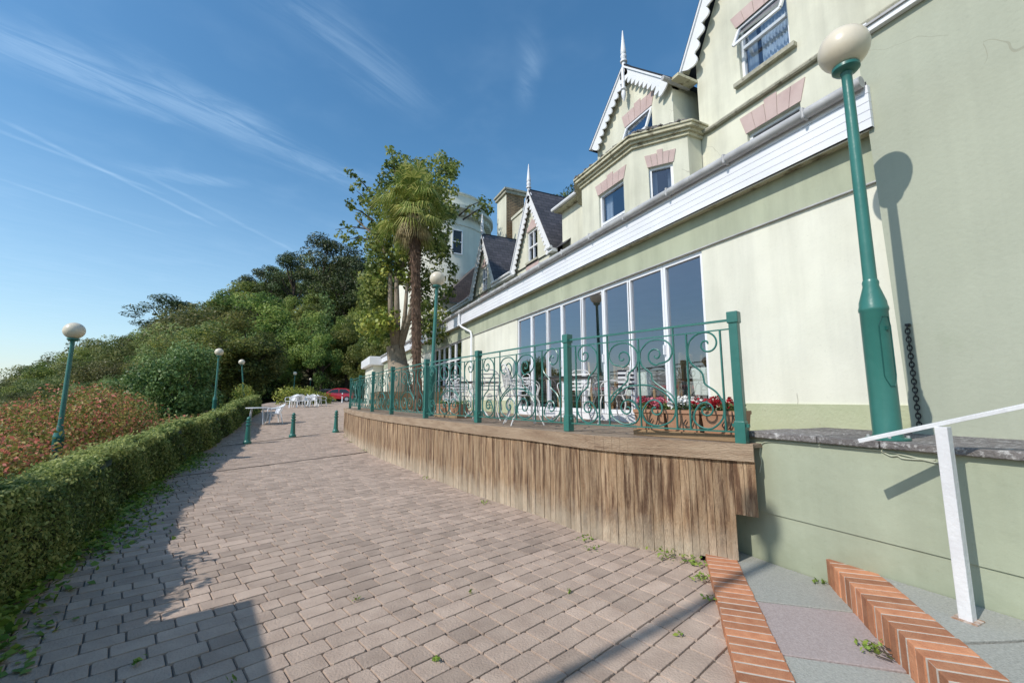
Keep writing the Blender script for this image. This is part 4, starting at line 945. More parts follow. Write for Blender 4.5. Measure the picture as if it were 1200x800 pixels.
for c, h in ((11.96, d1w), (16.25, d2w)):
    window(ht, O, FD, *h, depth=.1, transom=6.45, mull=((h[0] + h[1]) / 2,), curtain=False, fr=.05, sill=False)
    m = MB(O); cc = (h[0] + h[1]) / 2
    fpoly(m, FD, [(h[0] - .05, h[3] + .02), (h[1] + .05, h[3] + .02), (h[1] + .05, h[3] + .1), (cc, h[3] + .38), (h[0] - .05, h[3] + .1)], .001, .016); m.build('lintel', M['pink'], ht); m = MB(O); fbox(m, FD, h[0] - .1, h[1] + .1, 5.62, 5.86, .001, .02); m.build('apron', M['pink'], ht)
    m = MB(O); fbox(m, FD, h[0] - .06, h[1] + .06, h[2] - .07, h[2] - .002, 0, .07); m.build('sill', M['stone'], ht)
    gable_trim(ht, O, FD, c, 1.42, 5.88, 8.30, board=.24, roof_back=2.4, over=.14, scal=.17)
window(ht, O, FD, 11.25, 12.7, 4.8, 5.5, depth=.12, curtain=False, sill=False, mull=(11.7, 12.2)); window(ht, O, FD, 15.5, 17, 4.8, 5.5, depth=.12, curtain=False, sill=False, mull=(16.2,))
# main roof slope behind the dormers and short eaves between
m = MB(O); V = [FD(9.9, 5.85, .05), FD(22, 5.85, .05), FD(22, 7.9, -2.1), FD(9.9, 7.9, -2.1)]; m.add(V, [(0, 1, 2, 3)], .5, [[(0, 0), (12, 0), (12, 3), (0, 3)]]); m.build('roof', M['slate'], ht)
m = MB(O)
for a, b in ((10.4, 10.62), (13.25, 14.95), (17.6, 22)): m = MB(O); fbox(m, FD, a, b, 5.76, 5.86, 0, .2); m.tube([FD(a, 5.88, .22), FD(b, 5.88, .22)], .05, 8); m.build('eaves_gutter', M['white'], ht)
m = MB(O); m.add([(8.5, 9.9, 7.9), (12, 9.9, 7.9), (12, 22, 7.9), (8.5, 22, 7.9)], [(0, 1, 2, 3)]); m.box(8.4, 12, 9.9, 21.9, 4.5, 7.89); m.build('roof_flat', M['slate'], ht)
# chimneys
m = MB(O); m.box(8.0, 8.95, 17.55, 18.65, 7.8, 11.15); m.build('chimney', M['cream_up'], ht)
m = MB(O); m.add([(8.0, 17.545, 7.8), (8.95, 17.545, 7.8), (8.95, 17.545, 11.15), (8.0, 17.545, 11.15)], [(0, 1, 2, 3)], .5, [[(0, 0), (.95, 0), (.95, 3.35), (0, 3.35)]]); m.build('chimney_brick_face', M['chim'], ht)
m = MB(O); m.box(7.92, 9.03, 17.46, 18.73, 11.15, 11.3); m.box(7.86, 9.09, 17.4, 18.79, 11.3, 11.4); m.build('chimney_cap', M['stone'], ht, bevel=.01)
m = MB(O); m.lathe([(.13, 0), (.1, .35), (.13, .4)], 12, (8.3, 17.9, 11.4)); m.lathe([(.13, 0), (.1, .35), (.13, .4)], 12, (8.3, 18.35, 11.4)); m.build('chimney_pot', M['terra'], ht) if False else None
m = MB(O); m.box(8.2, 10.2, 16.2, 17.3, 7.8, 9.75); m.box(8.15, 10.25, 16.15, 17.35, 9.75, 9.87); m.build('parapet_block', M['cream_up'], ht)
# flanking lower cream blocks beyond the dormers
m = MB(O); m.box(6.2, 9, 22.0, 31, 1, 6.6); m.build('far_wing_wall', M['cream_up'], ht)
m = MB(O); V = [(6.0, 21.8, 6.6), (6.0, 31.2, 6.6), (8.6, 29.5, 9.3), (8.6, 22.4, 9.3)]; m.add(V, [(0, 1, 2, 3)], .5, [[(0, 0), (9.4, 0), (8, 3.7), (1, 3.7)]])
m.add([(6.0, 21.8, 6.6), (8.6, 22.4, 9.3), (11.5, 21.8, 6.6)], [(0, 1, 2)], .5, [[(0, 0), (2.8, 3.7), (5.5, 0)]]); m.build('far_wing_roof', M['slate_brown'], ht)
m = MB(O); fbox(m, Fr((6.2, 0, 0), (0, 1, 0), (-1, 0, 0)), 22, 31, 6.42, 6.6, 0, .12); m.lathe([(.75, 4.4), (.75, 5.7), (.9, 5.75), (.9, 5.9), (.6, 6.1)], 20, (6.0, 23.2, 0)); m.build('far_bay', M['cream_up'], ht, smooth=True)

# round tower
O = Vector((7.8, 27.8, 1))
tw = thing('round_tower', 'pale round tower with a deep bracketed cornice beyond the slate dormers', 'tower', O)
m = MB(O); m.lathe([(3.0, 0), (3.0, 11.3), (3.05, 11.35), (3.05, 11.5), (3.0, 11.52), (3.0, 12.2)], 64, O); m.build('wall', M['tower'], tw, smooth=True)
m = MB(O); m.lathe([(3.05, 12.0), (3.42, 12.25), (3.5, 12.3), (3.5, 12.52), (3.05, 12.56), (3.03, 13.35), (3.12, 13.4), (3.12, 13.5), (2.9, 13.5)], 64, O); m.build('cornice', M['tower'], tw, smooth=True)
m = MB(O)
for k in range(60): a = 2 * PI * k / 60; m.obox(O + Vector((3.2 * math.cos(a), 3.2 * math.sin(a), 12.02)), (.34, .13, .24), a)
m.build('bracket', M['tower'], tw)
for k, a in enumerate((4.15, 3.5, 4.75)):
    n = Vector((math.cos(a), math.sin(a), 0)); u = Vector((-n.y, n.x, 0)); F_ = Fr(O + n * 2.985, u, n)
    m = MB(O)
    for u0, u1, w0, w1 in ((-.35, -.28, 9.4, 11), (.28, .35, 9.4, 11), (-.28, .28, 9.4, 9.47), (-.28, .28, 10.93, 11), (-.28, .28, 10.17, 10.23)): fbox(m, F_, u0, u1, w0, w1, -.1, .05)
    w_ = m.build('window', M['upvc'], tw); m = MB(O); m.add([F_(-.28, 9.47, .03), F_(.28, 9.47, .03), F_(.28, 10.93, .03), F_(-.28, 10.93, .03)], [(0, 1, 2, 3)]); m.build('pane', M['carglass'], w_)

# ================================================================== DINING ROOM FURNITURE
def din_table(loc, label):
    t = thing('dining_table', label, 'table', loc, group='clothed tables behind the glass doors')
    m = MB(); m.lathe([(.50, 0), (.50, .745), (.47, .75)], 4, (0, 0, 0), Matrix.Rotation(PI / 4, 3, 'Z'))
    m.v = [(x * (1 + .0), y, z) for x, y, z in m.v]; m.v = [(x * (1 if z > .3 else .93), y * (1 if z > .3 else .93), max(z, .32)) for x, y, z in m.v]; m.build('tablecloth', M['cloth'], t, bevel=.01)
    m = MB(); m.lathe([(.25, 0), (.25, .03), (.04, .06), (.04, .4)], 12); m.build('pedestal', M['dark'], t); return t
def make_dchair():
    t = thing('dining_chair', '', 'chair'); m = MB(); m.box(-.22, .22, -.22, .22, .43, .49); m.build('seat', M['redseat'], t, bevel=.02)
    for x in (-.19, .19):
        m = MB(); m.bar((x, .2, 0), (x, .2, .43), .04); m.build('leg', M['wood_in'], t)
        m = MB(); m.bar((x, -.2, 0), (x, -.27, 1.0), .04); m.build('leg', M['wood_in'], t)
    m = MB(); m.prism([(-.17, -.225, .55), (.17, -.225, .55), (.17, -.262, .98), (-.17, -.262, .98)], (0, -.025, 0)); m.build('backrest', M['wood_in'], t); return t
din_table((5.75, 6.1, 1.20), 'square table with a pale cloth nearest the glass doors, right')
din_table((5.8, 7.9, 1.20), 'square table with a pale cloth behind the middle glass doors')
din_table((5.8, 4.55, 1.20), 'square table with a pale cloth behind the rightmost glass door')
din_table((8.4, 10.0, 1.20), 'square table with a pale cloth deep inside the dining room')
dc = make_dchair(); dc.location = (5.42, 5.30, 1.20); dc.rotation_euler = (0, 0, .3); dc['label'] = 'wooden dining chair with maroon seat turned beside the rightmost door'; dc['group'] = 'dining chairs behind the glass'
for x, y, r, l in ((5.35, 6.95, -2.6, 'dining chair with maroon seat pulled back toward the glass'), (6.1, 5.35, 0, 'dining chair between the two nearest clothed tables'), (6.0, 7.0, 3.0, 'dining chair behind the nearest clothed table'), (5.4, 8.75, -2.8, 'dining chair by the glass at the middle table'), (6.1, 8.8, 3.1, 'dining chair behind the middle table'), (6.6, 4.6, 1.6, 'dining chair behind the rightmost table'), (7.7, 10, -1.6, 'dining chair at the deepest table')):
    dup(dc, (x, y, 1.20), r, l)

# ================================================================== TERRACE FURNITURE
def make_mchair():
    t = thing('terrace_chair', '', 'chair'); r = .0095
    m = MB()
    for k in range(7): m.box(-.19, .19, -.2 + k * .06, -.2 + k * .06 + .026, .445, .455)
    m.tube([(.21 * math.cos(a), .01 + .22 * math.sin(a), .45) for a in [2 * PI * k / 20 for k in range(21)]], r, 6, cap=False); m.build('seat', M['metalwhite'], t)
    m = MB(); hp = [(-.20, -.20, .45), (-.215, -.25, .62), (-.21, -.29, .80), (-.13, -.315, .90), (0, -.32, .925), (.13, -.315, .90), (.21, -.29, .80), (.215, -.25, .62), (.20, -.20, .45)]
    m.tube(catmull(hp, 4), r * 1.15, 7)
    for zz, q in ((.56, .2), (.63, .205), (.70, .21), (.77, .205), (.84, .17)): m.bar((-q, -.235 - (zz - .56) * .26, zz), (q, -.235 - (zz - .56) * .26, zz), .022, .006, up=(0, 1, .3))
    m.tube([(-.1 + .055 * math.cos(a), -.28, .70 + .12 * math.sin(a)) for a in [2 * PI * k / 14 for k in range(15)]], .006, 5, cap=False); m.tube([(.1 + .055 * math.cos(a), -.28, .70 + .12 * math.sin(a)) for a in [2 * PI * k / 14 for k in range(15)]], .006, 5, cap=False)
    m.build('backrest', M['metalwhite'], t, smooth=True)
    for s in (-1, 1):
        m = MB(); m.tube(catmull([(s * .212, -.28, .68), (s * .25, -.1, .69), (s * .26, .1, .67), (s * .24, .19, .60), (s * .20, .17, .45)], 4), r, 6); m.build('armrest', M['metalwhite'], t, smooth=True)
        for s2 in (-1, 1):
            m = MB(); m.tube(catmull([(s * .17, s2 * .16, .45), (s * .21, s2 * .20, .32), (s * .19, s2 * .19, .18), (s * .24, s2 * .26, .0)], 4), r * 1.1, 6); m.build('leg', M['metalwhite'], t, smooth=True)
    return t
def make_mtable():
    t = thing('terrace_table', '', 'table')
    m = MB(); m.lathe([(.01, .715), (.43, .715), (.45, .722), (.45, .735), (.43, .742), (.01, .742)], 32); m.build('tabletop', M['table'], t)
    m = MB(); m.lathe([(.035, .05), (.03, .35), (.045, .4), (.03, .45), (.03, .66), (.13, .712)], 14)
    for k in range(3):
        a = 2 * PI * k / 3 + .3; m.tube(catmull([(0, 0, .16), (.16 * math.cos(a), .16 * math.sin(a), .13), (.30 * math.cos(a), .30 * math.sin(a), .02)], 4), .018, 6)
    m.build('pedestal', M['metalwhite'], t, smooth=True); return t
DZ = 1.081
mt = make_mtable(); mt.location = (3.78, 5.95, DZ); mt['label'] = 'round dark topped terrace table in front of the folding doors'; mt['group'] = 'round terrace tables'
dup(mt, (3.2, 8.35, DZ), .5, 'round dark topped terrace table before the plain cream wall section'); dup(mt, (3.5, 11.9, DZ), .9, 'round dark topped terrace table near the palm trunk')
mc = make_mchair(); mc.location = (3.02, 6.0, DZ); mc.rotation_euler = (0, 0, -1.75); mc['label'] = 'white metal terrace chair right behind the railing, nearest its bars'; mc['group'] = 'white metal terrace chairs'
for x, y, r, l in ((3.35, 6.62, -2.3, 'white metal terrace chair on the far side of the folding door table'), (4.38, 5.62, 1.2, 'white metal terrace chair beside the glass doors'), (4.3, 6.5, 2.2, 'white metal terrace chair between table and glass doors'),
                   (3.0, 7.5, -.3, 'white metal terrace chair on the near side of the second table'), (3.95, 8.3, 1.6, 'white metal terrace chair by the cream wall at the second table'), (2.95, 9.05, 3.0, 'white metal terrace chair on the far side of the second table'), (3.6, 11.2, .2, 'white metal terrace chair at the table near the palm'), (4.2, 12.0, 1.6, 'white metal terrace chair near the downpipe')):
    dup(mc, (x, y, DZ), r, l)
# striped throw hanging over a chair back
m = MB((4.47, 5.28, 1.55))
for k in range(9):
    z0 = 1.62 + k * .036; z1 = z0 + .034; m.obox((4.66, 5.52, (z0 + z1) / 2), (.02, .26, .034), .9, a=k % 2)
sm_, st_, sn_, sl_ = nt('striped_cloth'); _o = N(st_, 'ShaderNodeOutputMaterial'); _b = N(st_, 'ShaderNodeBsdfPrincipled'); _a = N(st_, 'ShaderNodeAttribute', attribute_name='v'); _r = N(st_, 'ShaderNodeValToRGB')
_r.color_ramp.elements[0].color = (.02, .02, .03, 1); _r.color_ramp.elements[1].color = (.7, .7, .7, 1); sl_.new(_a.outputs['Fac'], _r.inputs[0]); sl_.new(_r.outputs[0], _b.inputs['Base Color']); sl_.new(_b.outputs[0], _o.inputs[0])
tag(m.build('striped_cushion', sm_), 'black and white striped cushion on the chair beside the glass doors', 'cushion')

# ================================================================== PLANTERS
def flowers(t, o, x0, x1, y0, y1, z, cols, n=90, h=.10):
    P = []; 
    n2 = n * 5
    P = np.stack([rng.uniform(x0, x1, n2), rng.uniform(y0, y1, n2), z + rng.uniform(0, h, n2)], 1)
    leaves('foliage', P, np.tile([0, 0, 1], (n2, 1)), .055, M['l_fresh'], t, aspect=.8, o=o)
    for c, f0, f1 in cols:
        k = int(n * .7); yy = rng.uniform(y0 + (y1 - y0) * f0, y0 + (y1 - y0) * f1, k); cc = []
        for q in range(k):
            c0 = np.array([rng.uniform(x0, x1), yy[q], z + h * rng.uniform(.8, 1.5)]); cc.append(c0 + rng.normal(size=(9, 3)) * .017)
        cc = np.concatenate(cc); leaves('flowers', cc, np.tile([-.4, -.2, .7], (len(cc), 1)), .034, M[c], t, aspect=.9, o=o, jitter=.5)
def planter(loc, ln, rz, label, cols, name='planter'):
    t = thing(name, label, 'planter', loc, rz)
    m = MB(); m.box(-.15, .15, -ln / 2, ln / 2, 0, .065); m.build('plinth', M['plank'], t, bevel=.005)
    k = int(ln / .38)
    for i in range(k):
        a = -ln / 2 + ln * i / k + .01; b = -ln / 2 + ln * (i + 1) / k - .01; m = MB()
        m.add([(-.11, a + .015, .066), (.11, a + .015, .066), (.11, b - .015, .066), (-.11, b - .015, .066), (-.14, a, .27), (.14, a, .27), (.14, b, .27), (-.14, b, .27)], [(0, 3, 2, 1), (0, 1, 5, 4), (1, 2, 6, 5), (2, 3, 7, 6), (3, 0, 4, 7)])
        m.box(-.15, -.12, a - .004, b + .004, .25, .285); m.box(.12, .15, a - .004, b + .004, .25, .285); m.box(-.12, .12, a - .004, a + .02, .25, .285); m.box(-.12, .12, b - .02, b + .004, .25, .285)
        m.box(-.118, .118, a + .02, b - .02, .24, .25)
        tr = m.build('trough', M['trough'], t)
        m = MB(); m.tube(catmull([(-.15 - .0, a + .06, .28), (-.155, a + .06, .2), (-.14, a + .1, .12), (-.145, a + .16, .14), (-.15, a + .13, .19)], 4), .006, 5); m.build('scroll_bracket', M['dark'], t)
    flowers(t, (0, 0, 0), -.11, .11, -ln / 2 + .03, ln / 2 - .03, .25, cols, int(42 * ln)); return t
planter((3.62, 3.33, DZ), 1.15, .28, 'brown trough planter with red, white and pink flowers by the end railing post', [('fl_red', 0, .42), ('fl_white', .40, .68), ('fl_pink', .72, 1)])
planter((2.78, 8.95, DZ), 1.0, .2, 'brown trough planter with sparse white flowers behind the railing at the middle lamp', [('fl_white', .3, .9)], 'planter')
t = thing('tree_planter', 'large square timber planter boarded round the foot of the big tree', 'planter', (3.35, 16.8, DZ))
m = MB()
for k in range(4):
    z = .02 + k * .155
    m.box(-1.15, 1.15, -1.2, -1.16, z, z + .15, rnd.random()); m.box(-1.15, -1.11, -1.155, 1.2, z, z + .15, rnd.random()); m.box(1.11, 1.15, -1.155, 1.2, z, z + .15, rnd.random()); m.box(-1.1, 1.1, 1.16, 1.2, z, z + .15, rnd.random())
m.build('boards', M['plank'], t)
m = MB(); m.box(-1.11, 1.11, -1.16, 1.16, .5, .56); m.build('soil', M['soil'], t)
# ================================================================== VEGETATION
def W(px, py, depth):
    k = (px - 600) / 500; return EYE + RH * k * depth + FH * depth + Vector((0, 0, (466 - py) / 500 * depth))
def interp_hz(y): return drive_z(0, y)
# ---- clipped hedge along the drive
O = Vector((-2.6, 12, 0))
hd = thing('hedge', 'long clipped green hedge running down the left side of the paved drive', 'hedge', O)
hf_ = [1.0]
def hprof(s):
    """s 0..1 round the section: front foot -> top -> back foot ; returns (dx from front foot, z)"""
    pts = [(0, .0), (.04, .22), (.02, .5), (-.01, .72), (-.07, .85), (-.22, .885), (-.46, .82), (-.66, .70), (-.74, .45), (-.72, .0)]
    k = s * (len(pts) - 1); i = min(int(k), len(pts) - 2); f = k - i
    return pts[i][0] + (pts[i + 1][0] - pts[i][0]) * f, (pts[i][1] + (pts[i + 1][1] - pts[i][1]) * f) * hf_[0]
def wob(y, s): return .075 * math.sin(y * 1.3 + s * 5) + .045 * math.sin(y * 3.7 + s * 9) + .02 * math.sin(y * 8.1 - s * 7)
m = MB(O); ysl = [.9 + .25 * i for i in range(108)]; ns = 14
vs = []
for y in ysl:
    hf_[0] = interp(y, [(2, .95), (9, .93), (13, 1.04), (25, 1.04)])
    for k in range(ns + 1):
        s = k / ns; dx, z = hprof(s); w = wob(y, s) - .07
        vs.append((hx(y) + dx + w * (1 if s < .5 else -1) * .7, y, max(-.5, interp_hz(y) + z * .95 + w * .6)))
m.add(vs, [(i * (ns + 1) + k, (i + 1) * (ns + 1) + k, (i + 1) * (ns + 1) + k + 1, i * (ns + 1) + k + 1) for i in range(len(ysl) - 1) for k in range(ns)] + [tuple(range(ns + 1)), tuple((len(ysl) - 1) * (ns + 1) + k for k in range(ns + 1))])
m.build('hedge_core', M['hedgecore'], hd)
Ps, Ns, Ss, Vs = [], [], [], []
for y0, y1, n, sz in ((.9, 3.2, 12000, .045), (3.2, 6.2, 48000, .033), (6.2, 9.5, 30000, .042), (9.5, 15, 26000, .058), (15, 27.7, 26000, .09)):
    for _ in range(n):
        y = rnd.uniform(y0, y1); hf_[0] = interp(y, [(2, .95), (9, .93), (13, 1.04), (25, 1.04)]); s = rnd.random() ** 1.15 * .93; dx, z = hprof(s); w = wob(y, s)
        a = hprof(min(1, s + .01)); b = hprof(max(0, s - .01)); tx, tz = a[0] - b[0], a[1] - b[1]; nx, nz = tz, -tx
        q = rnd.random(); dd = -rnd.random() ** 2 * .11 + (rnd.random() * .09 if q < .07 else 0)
        L_ = math.hypot(nx, nz) + 1e-6
        Ps.append((hx(y) + dx + w * (1 if s < .5 else -1) * .7 + nx / L_ * dd, y, interp_hz(y) + z + w * .5 + nz / L_ * dd))
        Ns.append((nx / L_, 0, nz / L_ + .25)); Ss.append(sz)
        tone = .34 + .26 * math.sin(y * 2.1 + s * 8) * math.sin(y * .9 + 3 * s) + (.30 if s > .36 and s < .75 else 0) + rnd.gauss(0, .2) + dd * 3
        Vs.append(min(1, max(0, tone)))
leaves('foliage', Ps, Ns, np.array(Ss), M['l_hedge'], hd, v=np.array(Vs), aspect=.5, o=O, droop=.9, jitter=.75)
# creeping leaves spilling onto the paving
Ps = []; Vs = []
for _ in range(5200):
    y = 2.3 + rnd.random() ** 1.3 * 12; pt = .5 + .5 * math.sin(y * 1.7) * math.sin(y * .63 + 1); r = abs(rnd.gauss(0, .10 + .16 * pt))
    if rnd.random() > .35 + .65 * pt: continue
    Ps.append((hx(y) + r - .02, y, .008 + rnd.random() * .10 * max(0, 1 - r * 3))); Vs.append(rnd.uniform(.25, .95))
o = leaves('creeping_ivy', Ps, np.tile([0, 0, 1], (len(Ps), 1)), .055, M['l_ground'], None, v=np.array(Vs), aspect=.8, o=(-1.8, 5, 0), jitter=.45); tag(o, 'light green ivy creeping from the hedge foot onto the paving', 'ground cover', kind='stuff')
# weeds: little tufts in the joints
Ps = []; Vs = []
def tuft(x, y, z, n, r):
    for _ in range(n): Ps.append((x + rnd.gauss(0, r), y + rnd.gauss(0, r), z + rnd.random() * r * .7)); Vs.append(rnd.uniform(.3, .95))
for x, y, z, n, r in ((2.73, 3.95, .01, 25, .05), (3.12, 3.2, .01, 70, .08), (3.22, 3.0, .01, 50, .06), (3.0, 2.72, .02, 50, .04), (2.75, 2.42, .02, 16, .03), (2.35, 5.9, .01, 20, .05), (2.05, 8.1, .01, 20, .06), (3.68, 2.18, .06, 20, .03), (3.0, 1.52, .07, 60, .035), (2.62, 3.7, .01, 20, .04), (1.5, 12.9, .01, 40, .08), (1.38, 15.5, .01, 60, .1), (1.35, 17.5, .05, 60, .12), (.75, 2.6, .01, 7, .015), (1.2, 3.3, .01, 5, .015), (-.3, 2.9, .01, 8, .02), (-.8, 3.3, .01, 10, .02), (.4, 3.6, .01, 8, .02), (1.9, 3.0, .01, 6, .015), (-.6, 2.3, .01, 8, .02), (.3, 1.9, .01, 8, .02), (2.2, 2.2, .01, 9, .02), (1.5, 1.8, .01, 7, .02)): tuft(x, y, z, n, r)
o = leaves('paving_weeds', Ps, np.tile([0, 0, 1], (len(Ps), 1)), .032, M['l_ground'], None, v=np.array(Vs), aspect=.5, o=(2, 4, 0), jitter=.8); tag(o, 'small green weeds growing in the paving joints', 'weeds', kind='stuff')
# fallen twigs by the step
m = MB((3.05, 1.4, .07))
for k in range(14): a = rnd.random() * PI; c = Vector((3.03 + rnd.gauss(0, .04), 1.40 + rnd.gauss(0, .05), .066 + rnd.random() * .02)); m.bar(c, c + Vector((math.cos(a) * .07, math.sin(a) * .07, rnd.uniform(0, .02))), .005)
tag(m.build('twigs', M['bark_d']), 'small heap of dry twigs at the foot of the raised brick step', 'twigs')

# ---- mound shrubs
def shrub(name, label, cat, clumps, dens, size, lm, group=None, red=0, base=None, asp=.55, hgt=None):
    c = base or clumps[0][0]; O = Vector(c); t = thing(name, label, cat, O, group=group)
    P, Q, T = clump_pts(clumps, dens)
    if red:
        k = rng.uniform(size=len(T)) < red * (.3 + 1.4 * (P[:, 2] > np.median(P[:, 2]))); T = np.where(k, .97, np.minimum(T, .86))
    leaves('foliage', P, Q, size, lm, t, v=T, o=O, aspect=asp)
    m = MB(O)
    for cc, r in clumps[::3]: m.tube([O + Vector((rnd.gauss(0, .1), rnd.gauss(0, .1), -.3)), Vector(cc).lerp(O, .45) + Vector((0, 0, .1)), Vector(cc)], [.05, .03, .01], 5)
    m.build('stems', M['bark_d'], t); return t
cl = []
for _ in range(150):
    d = rnd.uniform(6.6, 15.2); hi = 192 - (15.2 - d) * 13; px = rnd.uniform(-130, hi)
    e = 1; top = interp(px, [(-130, .6), (0, 1.2), (60, 1.75), (100, 2.0), (157, 1.75), (185, 1.2), (196, .9)]) * (.5 + .5 * min(1, (d - 6.6) / 5.5)) + .08 * math.sin(px / 9)
    p = W(px, 466, d); r = rnd.uniform(.5, .8)
    if p.x > hx(p.y) - 1.9 or (Vector((p.x, p.y)) - Vector((-4.75, 12.4))).length < .75: continue
    cl.append(((p.x, p.y, top * e - r + rnd.uniform(-.12, .06)), r))
    cl.append(((p.x, p.y, (top * e - r) * .3 - .1), r))
shrub('flowering_shrub', 'wide mound of red flowering shrub behind the hedge around the left lamp post', 'shrub', cl, 900, .07, M['l_red'], red=.15, base=tuple(W(90, 466, 12) - Vector((0, 0, 1.9))))
cl = []
for _ in range(16): p = W(rnd.uniform(188, 252), 466, rnd.uniform(17.5, 21)); cl.append(((p.x, p.y, rnd.uniform(-.05, .25)), rnd.uniform(.4, .6)))
shrub('flowering_shrub', 'small low shrub with red flowers behind the hedge before the second lamp', 'shrub', cl, 300, .12, M['l_red'], red=.30, base=tuple(W(220, 466, 19) - Vector((0, 0, 1.9))))
def ball(c, rx, ry, rz, n, r0, r1, shell=.68):
    out = []
    for _ in range(n):
        d = Vector((rnd.gauss(0, 1), rnd.gauss(0, 1), rnd.gauss(0, 1))).normalized(); q = shell + (1 - shell) * rnd.random() if rnd.random() < .75 else rnd.random() * shell
        out.append(((c[0] + d.x * rx * q, c[1] + d.y * ry * q, c[2] + d.z * rz * q), rnd.uniform(r0, r1)))
    return out
c = W(212, 438, 24); shrub('leafy_tree', 'fresh mid green leafy tree between the red shrubs and the second lamp', 'tree', ball((c.x, c.y, c.z - .7), 1.9, 2.0, 2.3, 70, .4, .8), 560, .145, M['l_fresh'], base=(c.x, c.y, -.3), asp=.7)
c = W(178, 462, 28); shrub('leafy_tree', 'lower fresh green tree behind the big red flowering mound', 'tree', ball((c.x, c.y, c.z - .5), 2.2, 2.0, 2.0, 44, .5, .8), 420, .16, M['l_fresh'], base=(c.x, c.y, -.3), asp=.7)
for k, (a, b, d, zt, lm, lb) in enumerate(((255, 300, 23, .95, 'l_yellow', 'yellow green low shrub spilling over the hedge at the second lamp'), (290, 335, 26, 1.25, 'l_yellow', 'yellow green shrub behind the hedge beside the leaning lamp'), (318, 338, 29, 2.4, 'l_yellow', 'taller yellow green shrub above the white plastic chairs'), (180, 260, 21, .75, 'l_scrub', 'reddish low shrub between the hedge and the fresh green tree'))):
    cl = []
    for _ in range(22): p = W(rnd.uniform(a, b), 466, d + rnd.uniform(-1.5, 1.5)); p.x = min(p.x, hx(p.y) - 1.6); cl.append(((p.x, p.y, zt - .45 - rnd.random() * .5), rnd.uniform(.35, .6)))
    shrub('low_shrub', lb, 'shrub', cl, 260, .13, M[lm], base=(cl[0][0][0], cl[0][0][1], -.2), red=.04)
# clipped round hedge end
cl = []
for _ in range(70):
    u = rnd.random(); p = Vector((-1.9, 38.2, 0)).lerp(Vector((1.25, 40.6, 0)), u); q = Vector((rnd.gauss(0, .35), rnd.gauss(0, .35), 0)); h = 1.55 - 1.1 * max(0, u - .55) ** 2 * 3
    cl.append(((p.x + q.x, p.y + q.y, drive_z(0, 39) + rnd.uniform(.2, max(.3, h - .5))), .5))
shrub('clipped_hedge', 'rounded clipped hedge curving behind the far plastic chairs', 'hedge', cl, 240, .15, M['l_yellow'], base=(-.3, 39.4, drive_z(0, 39)))
# unseen shrub added out of view to fill out the hedge's shadow on the paving
cl = [((-2.75 + rnd.uniform(-.12, .08), 3.5 + (k % 30) * .052, rnd.uniform(.7, 1.42)), .32) for k in range(60)]; shrub('shade_shrub', 'unseen low leafy shrub added behind the near end of the hedge to shade the paving', 'shrub', cl, 1500, .08, M['l_wood'], base=(-2.75, 4.4, -.4))
hu = thing('garden_hut', 'dark green boarded garden hut with a shallow roof behind the near end of the hedge', 'garden hut', (-3.9, .8, -.4)); m = MB(hu.location)
for k in range(18): m.box(-5.2, -2.74, -.7, 3.22, -.4 + k * .15, -.4 + k * .15 + .143, rnd.random())
m.build('wall', M['hut'], hu); m = MB(hu.location); m.prism([(-2.62, -.85, 2.32), (-2.62, 3.36, 2.32), (-2.60, 3.36, 2.40), (-3.97, 3.36, 2.95), (-5.34, 3.36, 2.40), (-5.34, -1.95, 2.40), (-3.97, -1.95, 2.95)][1:6], (0, -4.2, 0)); m.build('roof', M['slate'], hu); hu.location = (-3.72, .70, -.4); hu.rotation_euler = (0, 0, math.radians(11))
fp = thing('flagpole', 'slim tall white flagpole behind the hedge end, out of the picture at the left', 'flagpole', (-4.6, 1.05, -.4)); m = MB(fp.location); m.lathe([(.06, 0), (.055, 3), (.045, 8.2), (.03, 8.25)], 14, fp.location); m.build('pole', M['white'], fp, smooth=True); m = MB(fp.location); m.lathe([(.02, 8.24), (.11, 8.32), (.13, 8.42), (.1, 8.52), (.02, 8.58)], 14, fp.location); m.build('finial', M['white'], fp, smooth=True)

# ---- tree prototypes for the wooded hillside
def tree_proto(name, kind, seed):
    rnd.seed(seed); t = thing(name, '', 'tree')
    if kind == 'broad': H, cls, dens, size, lm, asp = 10, ball((0, 0, 6.3), 3.2, 3.2, 3.5, 44, .5, 1.25), 420, .19, 'l_wood', .6
    elif kind == 'scrub': H, cls, dens, size, lm, asp = 4, ball((0, 0, 2.0), 2.2, 2.2, 1.9, 50, .3, .75), 1150, .10, 'l_scrub', .6
    elif kind == 'pine':
        H = 12; cls = []
        for z, R_, n in ((5.2, 3.0, 9), (7.2, 3.6, 13), (9.0, 3.1, 12), (10.6, 2.0, 9), (11.3, 1.0, 4)):
            for k in range(n): a = rnd.random() * 2 * PI; q = R_ * math.sqrt(rnd.uniform(.05, 1)); cls.append(((q * math.cos(a), q * math.sin(a), z + rnd.uniform(-.5, .5)), rnd.uniform(.7, 1.15)))
        dens, size, lm, asp = 260, .25, 'l_pine', .32
    P, Q, T = clump_pts(cls, dens, flat=.5 if kind == 'pine' else .8, fill=.25)
    leaves('crown', P, Q, size, M[lm], t, v=T, aspect=asp)
    m = MB(); top = cls[0][0]
    m.tube([(0, 0, -1.5), (.1, .05, H * .3), (-.1, .1, H * .6), (0, 0, H * .85)], [.32 * H / 10, .24 * H / 10, .15 * H / 10, .04], 7)
    for c_2, r_2 in cls[::4]: z0 = min(c_2[2] * .7, H * .6); m.tube([(0, 0, z0), Vector((0, 0, z0)).lerp(Vector(c_2), .6) + Vector((0, 0, -.2)), Vector(c_2)], [.11 * H / 10, .07 * H / 10, .02], 5)
    m.build('trunk', M['bark_d'], t); return t, H
